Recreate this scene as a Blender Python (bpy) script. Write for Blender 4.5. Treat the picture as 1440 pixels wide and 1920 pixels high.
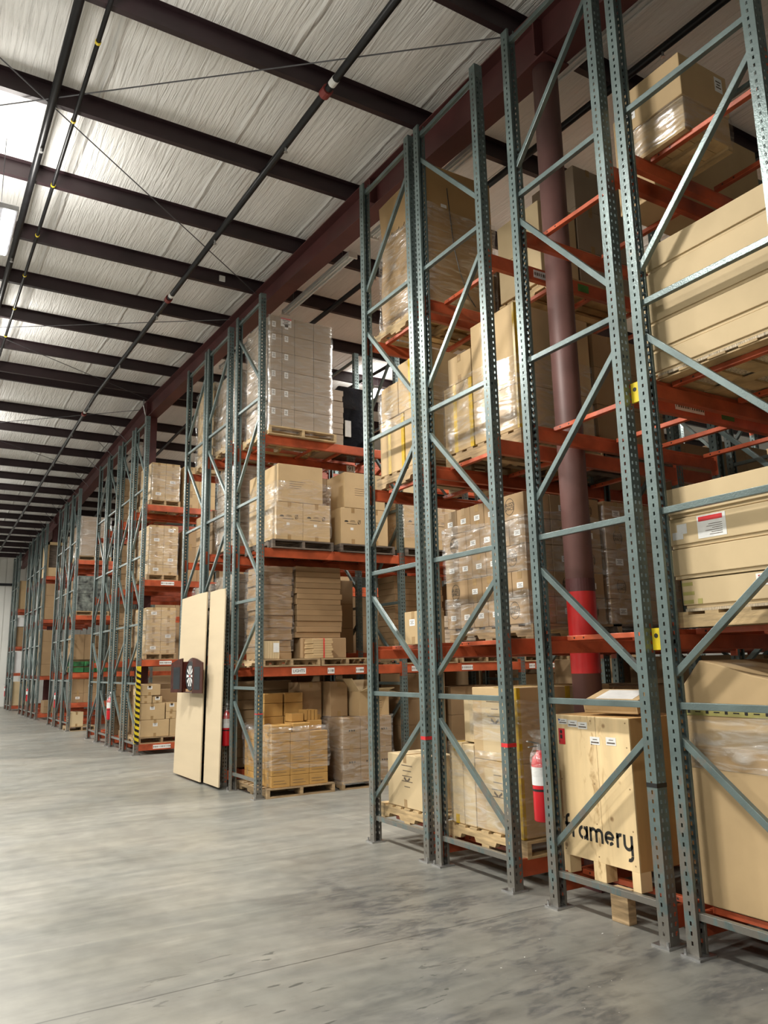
import bpy, bmesh, math, random
from mathutils import Vector, Matrix
random.seed(7)
for o in list(bpy.data.objects): bpy.data.objects.remove(o)
C = bpy.context.scene.collection
PI = math.pi
# ---------------------------------------------------------------- camera, light, exposure
sc = bpy.context.scene
cam = bpy.data.cameras.new('camera'); co = bpy.data.objects.new('camera', cam); C.objects.link(co)
yaw, pit, rol = math.radians(31.179), math.radians(11.055), math.radians(-1.224)
f_ = Vector((math.sin(yaw)*math.cos(pit), math.cos(yaw)*math.cos(pit), math.sin(pit)))
r_ = Vector((math.cos(yaw), -math.sin(yaw), 0)); u_ = r_.cross(f_)
r2 = math.cos(rol)*r_+math.sin(rol)*u_; u2 = -math.sin(rol)*r_+math.cos(rol)*u_
co.matrix_world = Matrix(((r2.x, u2.x, -f_.x, 0), (r2.y, u2.y, -f_.y, 0), (r2.z, u2.z, -f_.z, 1.6), (0, 0, 0, 1)))
cam.sensor_fit = 'AUTO'; cam.sensor_width = 36; cam.lens = 36*1460.8/1920; cam.clip_end = 200; cam.clip_start = .05
sc.camera = co
w = bpy.data.worlds.new('world'); sc.world = w; w.use_nodes = True
w.node_tree.nodes['Background'].inputs[0].default_value = (.7, .75, .8, 1)
w.node_tree.nodes['Background'].inputs[1].default_value = .2
sc.view_settings.view_transform = 'Standard'; sc.view_settings.look = 'None'
sc.view_settings.exposure = 0.2; sc.view_settings.gamma = 1; sc.view_settings.use_curve_mapping = False
LAMP_W = 340; LAMP_COL = (1, .97, .90); UP_FILL_W = 52  # upward power is added fill for the ceiling
AISLE_LAMPS = [(.47, y) for y in (4.6, 9.17, 14.8, 21, 27, 33, 39)]
ADDED_LAMPS = [(-5.6, y) for y in (-3, 2.5, 9, 15.5, 22, 30, 38)]  # unseen row, added to soften shadows and spread the light
CROSS_LAMPS = [(8.2, 14.1), (8.2, 8.04), (8.2, 21.7), (14.5, 8.04), (14.5, 14.1)]  # the deepest pair is unseen, added to spread light more evenly

# ---------------------------------------------------------------- materials
def nmat(name, col, rough=.6, metal=0., var=.15, scale=8., bump=0., bscale=60., col2=None, stretch=(1, 1, 1), rnd=0., spec=.5):
    m = bpy.data.materials.new(name); m.use_nodes = True; nt = m.node_tree; N = nt.nodes; L = nt.links
    b = N['Principled BSDF']; b.inputs['Roughness'].default_value = rough; b.inputs['Metallic'].default_value = metal
    b.inputs['Specular IOR Level'].default_value = spec
    tc = N.new('ShaderNodeTexCoord'); mp = N.new('ShaderNodeMapping'); mp.inputs['Scale'].default_value = stretch
    L.new(tc.outputs['Object'], mp.inputs[0])
    oi = N.new('ShaderNodeObjectInfo'); va = N.new('ShaderNodeVectorMath'); va.operation = 'ADD'
    sc3 = N.new('ShaderNodeVectorMath'); sc3.operation = 'SCALE'; sc3.inputs['Scale'].default_value = 37.
    cx = N.new('ShaderNodeCombineXYZ')
    for i in range(3): L.new(oi.outputs['Random'], cx.inputs[i])
    L.new(cx.outputs[0], sc3.inputs[0]); L.new(mp.outputs[0], va.inputs[0]); L.new(sc3.outputs[0], va.inputs[1])
    nz = N.new('ShaderNodeTexNoise'); nz.inputs['Scale'].default_value = scale; nz.inputs['Detail'].default_value = 6
    L.new(va.outputs[0], nz.inputs['Vector'])
    rp = N.new('ShaderNodeValToRGB'); e = rp.color_ramp.elements
    c2 = col2 if col2 else tuple(c*(1-var*2) for c in col)
    c1 = tuple(min(1, c*(1+var*.6)) for c in col)
    e[0].position = .3; e[0].color = (*c2, 1); e[1].position = .68; e[1].color = (*c1, 1)
    L.new(nz.outputs['Fac'], rp.inputs[0]); out = rp.outputs[0]
    if rnd:
        hs = N.new('ShaderNodeHueSaturation'); mr = N.new('ShaderNodeMapRange')
        mr.inputs['To Min'].default_value = 1-rnd; mr.inputs['To Max'].default_value = 1+rnd*.7
        L.new(oi.outputs['Random'], mr.inputs[0]); L.new(mr.outputs[0], hs.inputs['Value']); L.new(out, hs.inputs['Color']); out = hs.outputs[0]
    L.new(out, b.inputs['Base Color'])
    if bump:
        n2 = N.new('ShaderNodeTexNoise'); n2.inputs['Scale'].default_value = bscale; n2.inputs['Detail'].default_value = 4
        L.new(va.outputs[0], n2.inputs['Vector']); bp = N.new('ShaderNodeBump'); bp.inputs['Strength'].default_value = bump; bp.inputs['Distance'].default_value = .01
        L.new(n2.outputs['Fac'], bp.inputs['Height']); L.new(bp.outputs[0], b.inputs['Normal'])
    return m
M = {}
M['teal'] = nmat('teal rack paint', (.128, .172, .168), .30, .3, .14, 5, .15, 90)
def wear(m):
    nt = m.node_tree; N = nt.nodes; L = nt.links; b = N['Principled BSDF']; src = b.inputs['Base Color'].links[0].from_socket; tc = N.new('ShaderNodeTexCoord')
    sp = N.new('ShaderNodeSeparateXYZ'); L.new(tc.outputs['Object'], sp.inputs[0])
    ns = N.new('ShaderNodeTexNoise'); ns.inputs['Scale'].default_value = 14; ns.inputs['Detail'].default_value = 8
    mp = N.new('ShaderNodeMapping'); mp.inputs['Scale'].default_value = (1, 1, .5); L.new(tc.outputs['Object'], mp.inputs[0]); L.new(mp.outputs[0], ns.inputs['Vector'])
    zr = N.new('ShaderNodeMapRange'); zr.inputs['From Min'].default_value = .05; zr.inputs['From Max'].default_value = 1.3; zr.inputs['To Min'].default_value = .30; zr.inputs['To Max'].default_value = -.02; L.new(sp.outputs[2], zr.inputs[0])
    ad = N.new('ShaderNodeMath'); ad.operation = 'ADD'; L.new(ns.outputs['Fac'], ad.inputs[0]); L.new(zr.outputs[0], ad.inputs[1])
    r = N.new('ShaderNodeMapRange'); r.inputs['From Min'].default_value = .64; r.inputs['From Max'].default_value = .72; L.new(ad.outputs[0], r.inputs[0])
    m3 = N.new('ShaderNodeMix'); m3.data_type = 'RGBA'; m3.inputs[7].default_value = (.16, .15, .13, 1); L.new(r.outputs[0], m3.inputs[0]); L.new(src, m3.inputs[6]); L.new(m3.outputs[2], b.inputs['Base Color'])
wear(M['teal'])
M['orange'] = nmat('orange beam paint', (.50, .098, .038), .36, .1, .26, 4, .1, 60)
M['maroon'] = nmat('maroon primer', (.10, .03, .029), .5, .1, .18, 1.6)
M['colpaint'] = nmat('column primer', (.155, .076, .067), .5, .05, .15, 3)
M['colred'] = nmat('column red band', (.42, .016, .016), .3, 0, .1, 6)
M['purlin'] = nmat('dark purlin paint', (.028, .014, .017), .45, .1, .2, 2)
M['pipe'] = nmat('black sprinkler pipe', (.012, .012, .014), .35, .3, .2, 8)
M['redfit'] = nmat('dull red pipe coupling', (.22, .03, .025), .5)
M['kraft'] = nmat('kraft cardboard', (.50, .355, .19), .72, 0, .05, 3, .04, 25, rnd=.06, spec=.3)
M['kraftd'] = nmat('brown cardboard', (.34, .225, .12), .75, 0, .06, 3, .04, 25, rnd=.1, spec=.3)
M['kraftp'] = nmat('pale cardboard', (.57, .44, .26), .72, 0, .05, 3, .04, 25, rnd=.05, spec=.3)
M['kraftg'] = nmat('golden cardboard', (.46, .26, .075), .6, 0, .08, 4, .04, 25, rnd=.08)
M['kraftgrey'] = nmat('greyish cardboard', (.33, .255, .18), .6, 0, .05, 3, .04, 25, rnd=.05)
M['sheet'] = nmat('tan cardboard sheet', (.53, .43, .285), .8, 0, .03, 2, .03, 20, stretch=(1, .4, 3))
M['corr'] = nmat('corrugated edge', (.6, .5, .36), .85, 0, .45, 60, stretch=(1, 6, .2))
M['tape'] = nmat('clear brown packing tape', (.36, .235, .11), .25, 0, .1, 12)
M['ytape'] = nmat('yellow packing tape', (.62, .39, .015), .35, 0, .15, 12)
M['ptape'] = nmat('olive printed tape', (.40, .36, .12), .35, 0, .1, 12)
M['paper'] = nmat('white paper', (.74, .74, .72), .6, 0, .05, 20)
M['ink'] = nmat('black ink', (.02, .018, .015), .7, 0, .2, 40)
M['greyink'] = nmat('faded ink', (.13, .1, .075), .7, 0, .2, 40)
M['redp'] = nmat('red print', (.62, .02, .025), .5, 0, .1, 20)
M['blue'] = nmat('blue print', (.03, .08, .4), .5)
M['wood'] = nmat('pallet wood', (.42, .29, .155), .8, 0, .25, 5, .2, 40, stretch=(1, 1, 8), rnd=.2)
M['woodl'] = nmat('fresh pallet wood', (.52, .37, .19), .75, 0, .22, 5, .2, 40, stretch=(1, 1, 8), rnd=.08)
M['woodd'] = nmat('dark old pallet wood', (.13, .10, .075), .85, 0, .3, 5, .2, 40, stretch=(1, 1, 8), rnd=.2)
M['red'] = nmat('red extinguisher paint', (.6, .012, .02), .22, 0, .06, 4)
M['black'] = nmat('black plastic', (.012, .012, .013), .35)
M['steel'] = nmat('zinc steel', (.5, .5, .5), .3, .9, .1, 20)
M['yellow'] = nmat('yellow plastic', (.72, .55, .02), .45)
M['green'] = nmat('green sticker', (.02, .62, .10), .5)
M['greentray'] = nmat('green plastic', (.03, .15, .05), .3, 0, .3, 6, col2=(.01, .02, .012), rnd=.2)
M['dgreen'] = nmat('green beam sticker', (.05, .17, .03), .5)
M['mahog'] = nmat('dark mahogany', (.055, .012, .008), .25, 0, .3, 8, stretch=(1, 1, .2))
M['slate'] = nmat('chalkboard', (.015, .02, .025), .4)
M['tubew'] = nmat('white enamel fixture', (.72, .72, .70), .45, 0, .05, 5)
M['whitebox'] = nmat('white box', (.75, .75, .74), .55, 0, .04, 5)
M['blackwrap'] = nmat('black film', (.012, .013, .018), .18, 0, .3, 5, .8, 12)
M['printed'] = nmat('printed grey packaging', (.16, .18, .16), .4, 0, .4, 9, col2=(.006, .008, .01))
M['wall'] = nmat('far wall panel', (.74, .74, .70), .6, 0, .04, 1)
M['ledcase'] = nmat('lamp housing', (.6, .6, .62), .4, .5)
M['hang'] = nmat('dull galvanised rod', (.12, .12, .13), .5, .5)
M['tan'] = nmat('plain cork face', (.5, .3, .15), .8)

def wood_crate():
    m = nmat('plywood', (.80, .60, .33), .6, 0, .10, 2.2, .06, 30, stretch=(1, 3.2, .55), rnd=0)
    nt = m.node_tree; N = nt.nodes; L = nt.links; b = N['Principled BSDF']
    src = b.inputs['Base Color'].links[0].from_socket
    tc = N.new('ShaderNodeTexCoord')
    # knots
    vo = N.new('ShaderNodeTexVoronoi'); vo.inputs['Scale'].default_value = 6.5; L.new(tc.outputs['Object'], vo.inputs['Vector'])
    r = N.new('ShaderNodeValToRGB'); r.color_ramp.elements[0].position = .05; r.color_ramp.elements[0].color = (.30, .16, .06, 1); r.color_ramp.elements[1].position = .13; r.color_ramp.elements[1].color = (1, 1, 1, 1)
    L.new(vo.outputs['Distance'], r.inputs[0])
    mx = N.new('ShaderNodeMix'); mx.data_type = 'RGBA'; mx.blend_type = 'MULTIPLY'; mx.inputs[0].default_value = .75
    L.new(src, mx.inputs[6]); L.new(r.outputs[0], mx.inputs[7]); sp = N.new('ShaderNodeSeparateXYZ'); L.new(tc.outputs['Object'], sp.inputs[0])
    d1 = N.new('ShaderNodeMath'); d1.operation = 'SUBTRACT'; d1.inputs[1].default_value = .33; L.new(sp.outputs[1], d1.inputs[0])
    d2 = N.new('ShaderNodeMath'); d2.operation = 'ABSOLUTE'; L.new(d1.outputs[0], d2.inputs[0])
    d3 = N.new('ShaderNodeMapRange'); d3.inputs['From Min'].default_value = .02; d3.inputs['From Max'].default_value = .14; d3.inputs['To Min'].default_value = .8; d3.inputs['To Max'].default_value = 0; L.new(d2.outputs[0], d3.inputs[0])
    ns = N.new('ShaderNodeTexNoise'); ns.inputs['Scale'].default_value = 9; ns.inputs['Detail'].default_value = 9; ns.inputs['Distortion'].default_value = 1.
    mp = N.new('ShaderNodeMapping'); mp.inputs['Scale'].default_value = (1, 2.2, .8); L.new(tc.outputs['Object'], mp.inputs[0]); L.new(mp.outputs[0], ns.inputs['Vector'])
    r2 = N.new('ShaderNodeMapRange'); r2.inputs['From Min'].default_value = .52; r2.inputs['From Max'].default_value = .66; L.new(ns.outputs['Fac'], r2.inputs[0])
    mu = N.new('ShaderNodeMath'); mu.operation = 'MULTIPLY'; L.new(d3.outputs[0], mu.inputs[0]); L.new(r2.outputs[0], mu.inputs[1])
    m3 = N.new('ShaderNodeMix'); m3.data_type = 'RGBA'; m3.blend_type = 'MULTIPLY'; m3.inputs[7].default_value = (.5, .38, .26, 1)
    L.new(mu.outputs[0], m3.inputs[0]); L.new(mx.outputs[2], m3.inputs[6]); L.new(m3.outputs[2], b.inputs['Base Color'])
    return m
M['ply'] = wood_crate()
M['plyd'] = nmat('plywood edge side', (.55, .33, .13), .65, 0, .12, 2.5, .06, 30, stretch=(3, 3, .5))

def emis(name, col, st):
    m = bpy.data.materials.new(name); m.use_nodes = True; nt = m.node_tree
    for n in list(nt.nodes): nt.nodes.remove(n)
    e = nt.nodes.new('ShaderNodeEmission'); e.inputs[0].default_value = (*col, 1); e.inputs[1].default_value = st
    o = nt.nodes.new('ShaderNodeOutputMaterial'); nt.links.new(e.outputs[0], o.inputs[0]); return m
M['led'] = emis('led panel', (.95, .97, 1), 14)

def film():
    m = bpy.data.materials.new('stretch film'); m.use_nodes = True; nt = m.node_tree; N = nt.nodes; L = nt.links
    b = N['Principled BSDF']; b.inputs['Base Color'].default_value = (.85, .85, .84, 1); b.inputs['Roughness'].default_value = .10; b.inputs['Specular IOR Level'].default_value = 1.; b.inputs['Coat Weight'].default_value = 1.; b.inputs['Coat Roughness'].default_value = .06
    tr = N.new('ShaderNodeBsdfTransparent'); mx = N.new('ShaderNodeMixShader'); tc = N.new('ShaderNodeTexCoord')
    mp = N.new('ShaderNodeMapping'); mp.inputs['Scale'].default_value = (1.6, 1.6, 8.); mp.inputs['Rotation'].default_value = (.22, .16, 0)
    L.new(tc.outputs['Object'], mp.inputs[0])
    nz = N.new('ShaderNodeTexNoise'); nz.inputs['Scale'].default_value = 2.4; nz.inputs['Detail'].default_value = 7; nz.inputs['Distortion'].default_value = 1.4
    L.new(mp.outputs[0], nz.inputs['Vector'])
    bp = N.new('ShaderNodeBump'); bp.inputs['Strength'].default_value = .36; bp.inputs['Distance'].default_value = .025
    L.new(nz.outputs['Fac'], bp.inputs['Height']); L.new(bp.outputs[0], b.inputs['Normal'])
    mr = N.new('ShaderNodeMapRange'); mr.inputs['From Min'].default_value = .42; mr.inputs['From Max'].default_value = .72
    mr.inputs['To Min'].default_value = .06; mr.inputs['To Max'].default_value = .46; L.new(nz.outputs['Fac'], mr.inputs[0])
    gl = N.new('ShaderNodeBsdfGlossy'); gl.inputs['Roughness'].default_value = .16; gl.inputs['Color'].default_value = (1, 1, 1, 1); L.new(bp.outputs[0], gl.inputs['Normal'])
    m2 = N.new('ShaderNodeMixShader'); m2.inputs[0].default_value = .52; L.new(b.outputs[0], m2.inputs[1]); L.new(gl.outputs[0], m2.inputs[2])
    L.new(mr.outputs[0], mx.inputs[0]); L.new(tr.outputs[0], mx.inputs[1]); L.new(m2.outputs[0], mx.inputs[2])
    L.new(mx.outputs[0], N['Material Output'].inputs[0]); return m
M['film'] = film()

def floor_mat():
    m = bpy.data.materials.new('polished concrete'); m.use_nodes = True; nt = m.node_tree; N = nt.nodes; L = nt.links
    b = N['Principled BSDF']; tc = N.new('ShaderNodeTexCoord')
    def noise(s, d=8, dist=0., st=(1, 1, 1), rot=0.):
        mp = N.new('ShaderNodeMapping'); mp.inputs['Scale'].default_value = st; mp.inputs['Rotation'].default_value = (0, 0, rot)
        L.new(tc.outputs['Object'], mp.inputs[0]); n = N.new('ShaderNodeTexNoise'); n.inputs['Scale'].default_value = s
        n.inputs['Detail'].default_value = d; n.inputs['Distortion'].default_value = dist; L.new(mp.outputs[0], n.inputs['Vector']); return n.outputs['Fac']
    def ramp(src, a, ca, z, cz):
        r = N.new('ShaderNodeValToRGB'); e = r.color_ramp.elements; e[0].position = a; e[0].color = ca; e[1].position = z; e[1].color = cz
        L.new(src, r.inputs[0]); return r.outputs[0]
    def mul(a, c, f=1., bl='MULTIPLY'):
        x = N.new('ShaderNodeMix'); x.data_type = 'RGBA'; x.blend_type = bl
        if isinstance(f, float): x.inputs[0].default_value = f
        else: L.new(f, x.inputs[0])
        L.new(a, x.inputs[6])
        if isinstance(c, tuple): x.inputs[7].default_value = c
        else: L.new(c, x.inputs[7])
        return x.outputs[2]
    base = ramp(noise(.45, 6, .6, (1, 1.6, 1)), .3, (.175, .176, .158, 1), .72, (.275, .260, .222, 1))
    base = mul(base, ramp(noise(7, 8, .3), .25, (.82, .82, .82, 1), .7, (1.06, 1.06, 1.06, 1)))
    base = mul(base, ramp(noise(1.6, 8, 2.0, (.35, 2.6, 1), .3), .35, (.84, .85, .86, 1), .62, (1.05, 1.05, 1.05, 1)))
    # tyre scuffs concentrated where trucks turn in front of the near racks
    def blob(cx, cy, rx, ry):
        mp = N.new('ShaderNodeMapping'); mp.vector_type = 'POINT'
        mp.inputs['Location'].default_value = (-cx/rx, -cy/ry, 0); mp.inputs['Scale'].default_value = (1/rx, 1/ry, 0)
        L.new(tc.outputs['Object'], mp.inputs[0]); ln = N.new('ShaderNodeVectorMath'); ln.operation = 'LENGTH'; L.new(mp.outputs[0], ln.inputs[0])
        mr = N.new('ShaderNodeMapRange'); mr.interpolation_type = 'SMOOTHSTEP'; mr.inputs['From Min'].default_value = .15; mr.inputs['From Max'].default_value = 1.; mr.inputs['To Min'].default_value = 1; mr.inputs['To Max'].default_value = 0
        L.new(ln.outputs['Value'], mr.inputs[0]); return mr.outputs[0]
    def add(a, c):
        x = N.new('ShaderNodeMath'); x.operation = 'MAXIMUM'; L.new(a, x.inputs[0]); L.new(c, x.inputs[1]); return x.outputs[0]
    def mm(a, c):
        x = N.new('ShaderNodeMath'); x.operation = 'MULTIPLY'; L.new(a, x.inputs[0])
        if isinstance(c, float): x.inputs[1].default_value = c
        else: L.new(c, x.inputs[1])
        return x.outputs[0]
    zone = add(blob(3.1, 4.7, 1.2, 1.9), blob(3.0, 3.1, 1.9, 1.3))
    smear = mm(ramp(noise(2.2, 10, .9, (1, 2.2, 1), .25), .45, (0, 0, 0, 1), .56, (1, 1, 1, 1)), ramp(noise(9, 10, .6, (1, 2.4, 1), .3), .38, (.15, .15, .15, 1), .58, (1, 1, 1, 1)))
    base = mul(base, (.62, .63, .64, 1), mm(zone, .85)); base = mul(base, (.45, .47, .53, 1), mm(mm(zone, smear), .95))
    flake_zone = add(blob(2.2, 4.2, 1.9, .9), blob(1.9, 3.5, 1.6, 1.))
    flakes = ramp(noise(3.6, 4, 1.0, (.9, 3.4, 1), .12), .645, (0, 0, 0, 1), .665, (1, 1, 1, 1))
    base = mul(base, (.28, .30, .30, 1), mm(mm(flake_zone, flakes), .85))
    z2 = blob(3.3, 10.6, .5, .8)
    base = mul(base, (.72, .72, .72, 1), mm(z2, .8))
    # wheel arcs
    wv = N.new('ShaderNodeTexWave'); wv.wave_type = 'RINGS'; wv.rings_direction = 'Z'; wv.inputs['Scale'].default_value = .55; wv.inputs['Distortion'].default_value = 3.; wv.inputs['Detail'].default_value = 4
    mp = N.new('ShaderNodeMapping'); mp.inputs['Location'].default_value = (-6., -9., 0); L.new(tc.outputs['Object'], mp.inputs[0]); L.new(mp.outputs[0], wv.inputs[0])
    base = mul(base, ramp(wv.outputs['Fac'], .0, (.93, .93, .94, 1), .35, (1, 1, 1, 1)))
    # joints
    sp = N.new('ShaderNodeSeparateXYZ'); L.new(tc.outputs['Object'], sp.inputs[0])
    def line(axis, at, wd, col, wob=.02):
        nn = noise(3, 2); s1 = N.new('ShaderNodeMath'); s1.operation = 'MULTIPLY_ADD'; L.new(nn, s1.inputs[0]); s1.inputs[1].default_value = wob; L.new(sp.outputs[axis], s1.inputs[2])
        s2 = N.new('ShaderNodeMath'); s2.operation = 'SUBTRACT'; L.new(s1.outputs[0], s2.inputs[0]); s2.inputs[1].default_value = at+wob*.5
        s3 = N.new('ShaderNodeMath'); s3.operation = 'ABSOLUTE'; L.new(s2.outputs[0], s3.inputs[0])
        s4 = N.new('ShaderNodeMath'); s4.operation = 'LESS_THAN'; L.new(s3.outputs[0], s4.inputs[0]); s4.inputs[1].default_value = wd
        return mul(base, col, s4.outputs[0], 'MULTIPLY')
    base = line(1, 4.27, .006, (.5, .5, .5, 1))
    base = line(0, 4.15, .007, (1.25, 1.25, 1.22, 1))
    base = line(1, 5.28, .016, (1.12, 1.12, 1.1, 1), .05)
    base = line(1, 9.1, .02, (1.1, 1.1, 1.08, 1), .05)
    # white chips of debris paint
    chips = ramp(noise(26, 2, .4, (1, 1.7, 1), .6), .75, (0, 0, 0, 1), .77, (1, 1, 1, 1))
    base = mul(base, (.75, .75, .72, 1), mm(mm(blob(3.2, 3.2, 1.4, 1.6), chips), .8), 'MIX')
    L.new(base, b.inputs['Base Color'])
    rr = ramp(noise(1.3, 6, .5), .3, (.30, .30, .30, 1), .7, (.50, .50, .50, 1)); L.new(rr, b.inputs['Roughness'])
    bp = N.new('ShaderNodeBump'); bp.inputs['Strength'].default_value = .08; bp.inputs['Distance'].default_value = .004; L.new(noise(40, 5), bp.inputs['Height']); L.new(bp.outputs[0], b.inputs['Normal'])
    return m
M['floor'] = floor_mat()

def roof_mat():
    m = bpy.data.materials.new('white vinyl roof insulation'); m.use_nodes = True; nt = m.node_tree; N = nt.nodes; L = nt.links
    b = N['Principled BSDF']; b.inputs['Roughness'].default_value = .62; tc = N.new('ShaderNodeTexCoord')
    mp = N.new('ShaderNodeMapping'); mp.inputs['Scale'].default_value = (26, 1.5, 1); L.new(tc.outputs['Object'], mp.inputs[0])
    n = N.new('ShaderNodeTexNoise'); n.inputs['Scale'].default_value = 1.; n.inputs['Detail'].default_value = 5; n.inputs['Distortion'].default_value = .8; L.new(mp.outputs[0], n.inputs['Vector'])
    n2 = N.new('ShaderNodeTexNoise'); n2.inputs['Scale'].default_value = 1.1; n2.inputs['Detail'].default_value = 4; L.new(tc.outputs['Object'], n2.inputs['Vector'])
    r = N.new('ShaderNodeValToRGB'); e = r.color_ramp.elements; e[0].position = .3; e[0].color = (.74, .73, .71, 1); e[1].position = .7; e[1].color = (.83, .82, .80, 1)
    L.new(n2.outputs['Fac'], r.inputs[0]); L.new(r.outputs[0], b.inputs['Base Color'])
    wob = N.new('ShaderNodeMath'); wob.operation = 'MULTIPLY_ADD'; wob.inputs[1].default_value = .10
    bp = N.new('ShaderNodeBump'); bp.inputs['Strength'].default_value = .9; bp.inputs['Distance'].default_value = .03; L.new(n.outputs['Fac'], bp.inputs['Height'])
    # lapped seams of the blanket every 1.52 m, running with the rows of lamps
    w1 = N.new('ShaderNodeSeparateXYZ'); L.new(tc.outputs['Object'], w1.inputs[0])
    md = N.new('ShaderNodeMath'); md.operation = 'WRAP'; md.inputs[1].default_value = 0.; md.inputs[2].default_value = 1.52
    ad = N.new('ShaderNodeMath'); ad.operation = 'SUBTRACT'; ad.inputs[1].default_value = 1.27-.76+.05; L.new(n2.outputs['Fac'], wob.inputs[0]); L.new(w1.outputs[0], wob.inputs[2]); L.new(wob.outputs[0], ad.inputs[0]); L.new(ad.outputs[0], md.inputs[0])
    s = N.new('ShaderNodeMath'); s.operation = 'SUBTRACT'; s.inputs[1].default_value = .76; L.new(md.outputs[0], s.inputs[0])
    a = N.new('ShaderNodeMath'); a.operation = 'ABSOLUTE'; L.new(s.outputs[0], a.inputs[0])
    mr = N.new('ShaderNodeMapRange'); mr.interpolation_type = 'SMOOTHSTEP'; mr.inputs['From Min'].default_value = .0; mr.inputs['From Max'].default_value = .045; mr.inputs['To Min'].default_value = 1; mr.inputs['To Max'].default_value = 0; L.new(a.outputs[0], mr.inputs[0])
    b2 = N.new('ShaderNodeBump'); b2.inputs['Strength'].default_value = .7; b2.inputs['Distance'].default_value = .03; L.new(mr.outputs[0], b2.inputs['Height']); L.new(bp.outputs[0], b2.inputs['Normal'])
    L.new(b2.outputs[0], b.inputs['Normal']); return m
M['roof'] = roof_mat()

# ---------------------------------------------------------------- mesh helpers
class MB:
    def __init__(s): s.v = []; s.f = []
    def box(s, x0, y0, z0, x1, y1, z1):
        n = len(s.v); s.v += [(x0, y0, z0), (x1, y0, z0), (x1, y1, z0), (x0, y1, z0), (x0, y0, z1), (x1, y0, z1), (x1, y1, z1), (x0, y1, z1)]
        s.f += [tuple(n+i for i in q) for q in ((0, 3, 2, 1), (4, 5, 6, 7), (0, 1, 5, 4), (1, 2, 6, 5), (2, 3, 7, 6), (3, 0, 4, 7))]; return s
    def bar(s, p, q, a, b, up=(1, 0, 0)):   # rectangular bar p->q; a = size along 'up', b = the other
        p = Vector(p); q = Vector(q); d = (q-p).normalized(); U = Vector(up); U = (U-d*U.dot(d)).normalized(); W = d.cross(U)
        n = len(s.v)
        for c in (p, q):
            for i, j in ((-1, -1), (1, -1), (1, 1), (-1, 1)): s.v.append(tuple(c+U*a/2*i+W*b/2*j))
        s.f += [tuple(n+i for i in q2) for q2 in ((0, 1, 2, 3), (7, 6, 5, 4), (0, 4, 5, 1), (1, 5, 6, 2), (2, 6, 7, 3), (3, 7, 4, 0))]; return s
    def prism(s, poly, axis, a, b):   # poly in the two other axes (cyclic order), extruded a..b along axis
        n = len(s.v); k = len(poly)
        def P(u, v, t): return (t, u, v) if axis == 'x' else ((u, t, v) if axis == 'y' else (u, v, t))
        for t in (a, b): s.v += [P(u, v, t) for u, v in poly]
        s.f.append(tuple(n+i for i in range(k))); s.f.append(tuple(n+k+i for i in reversed(range(k))))
        s.f += [(n+(i+1) % k, n+i, n+k+i, n+k+(i+1) % k) for i in range(k)]; return s
    def tube(s, pts, r, seg=10, cap=True):
        pts = [Vector(p) for p in pts]; n0 = len(s.v); R = r if isinstance(r, (list, tuple)) else [r]*len(pts)
        d0 = (pts[1]-pts[0]).normalized(); U = Vector((0, 0, 1)) if abs(d0.z) < .9 else Vector((1, 0, 0))
        for i, p in enumerate(pts):
            d = ((pts[min(i+1, len(pts)-1)]-pts[max(i-1, 0)])).normalized(); a = (U-d*U.dot(d)).normalized(); b = d.cross(a)
            for k in range(seg): t = 2*PI*k/seg; s.v.append(tuple(p+(a*math.cos(t)+b*math.sin(t))*R[i]))
        for i in range(len(pts)-1):
            for k in range(seg): a = n0+i*seg+k; b = n0+i*seg+(k+1) % seg; s.f.append((a, b, b+seg, a+seg))
        if cap: s.f.append(tuple(n0+k for k in reversed(range(seg)))); s.f.append(tuple(n0+(len(pts)-1)*seg+k for k in range(seg)))
        return s
    def obj(s, name, mat, parent=None, bevel=0, smooth=False, fix=True):
        me = bpy.data.meshes.new(name); me.from_pydata(s.v, [], s.f)
        if fix or smooth:
            b = bmesh.new(); b.from_mesh(me); bmesh.ops.recalc_face_normals(b, faces=b.faces)
            if smooth:
                for f in b.faces: f.smooth = True
            b.to_mesh(me); b.free()
        me.materials.append(M[mat] if isinstance(mat, str) else mat)
        o = bpy.data.objects.new(name, me); C.objects.link(o)
        if parent: o.parent = parent
        if bevel:
            md = o.modifiers.new('b', 'BEVEL'); md.width = bevel; md.segments = 2; md.limit_method = 'ANGLE'
        return o
def tag(o, label, cat, group=None, kind=None):
    if kind: o['kind'] = kind; return o
    o['label'] = label; o['category'] = cat
    if group: o['group'] = group
    return o
def struct(o): o['kind'] = 'structure'; return o
def empty(name, loc=(0, 0, 0), rz=0):
    o = bpy.data.objects.new(name, None); o.empty_display_size = .1; o.location = loc; o.rotation_euler = (0, 0, rz); C.objects.link(o); return o
CH = {}
def dup(root, loc, label, group=None, cat=None):
    r = root.copy(); C.objects.link(r); r.location = loc; r['label'] = label
    if group: r['group'] = group
    for ch in list(root.children):
        c = ch.copy(); C.objects.link(c); c.parent = r
        for g in list(ch.children):
            d = g.copy(); C.objects.link(d); d.parent = c
    return r
def bake(o):
    dg = bpy.context.evaluated_depsgraph_get(); me = bpy.data.meshes.new_from_object(o.evaluated_get(dg)); o.modifiers.clear(); o.data = me
ORD = ['first', 'second', 'third', 'fourth', 'fifth', 'sixth', 'seventh', 'eighth', 'ninth', 'tenth', 'eleventh', 'twelfth', 'thirteenth', 'fourteenth', 'fifteenth', 'sixteenth', 'seventeenth', 'eighteenth', 'nineteenth', 'twentieth', 'twenty-first', 'twenty-second', 'twenty-third', 'twenty-fourth', 'twenty-fifth', 'twenty-sixth', 'twenty-seventh', 'twenty-eighth', 'twenty-ninth', 'thirtieth']

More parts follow.
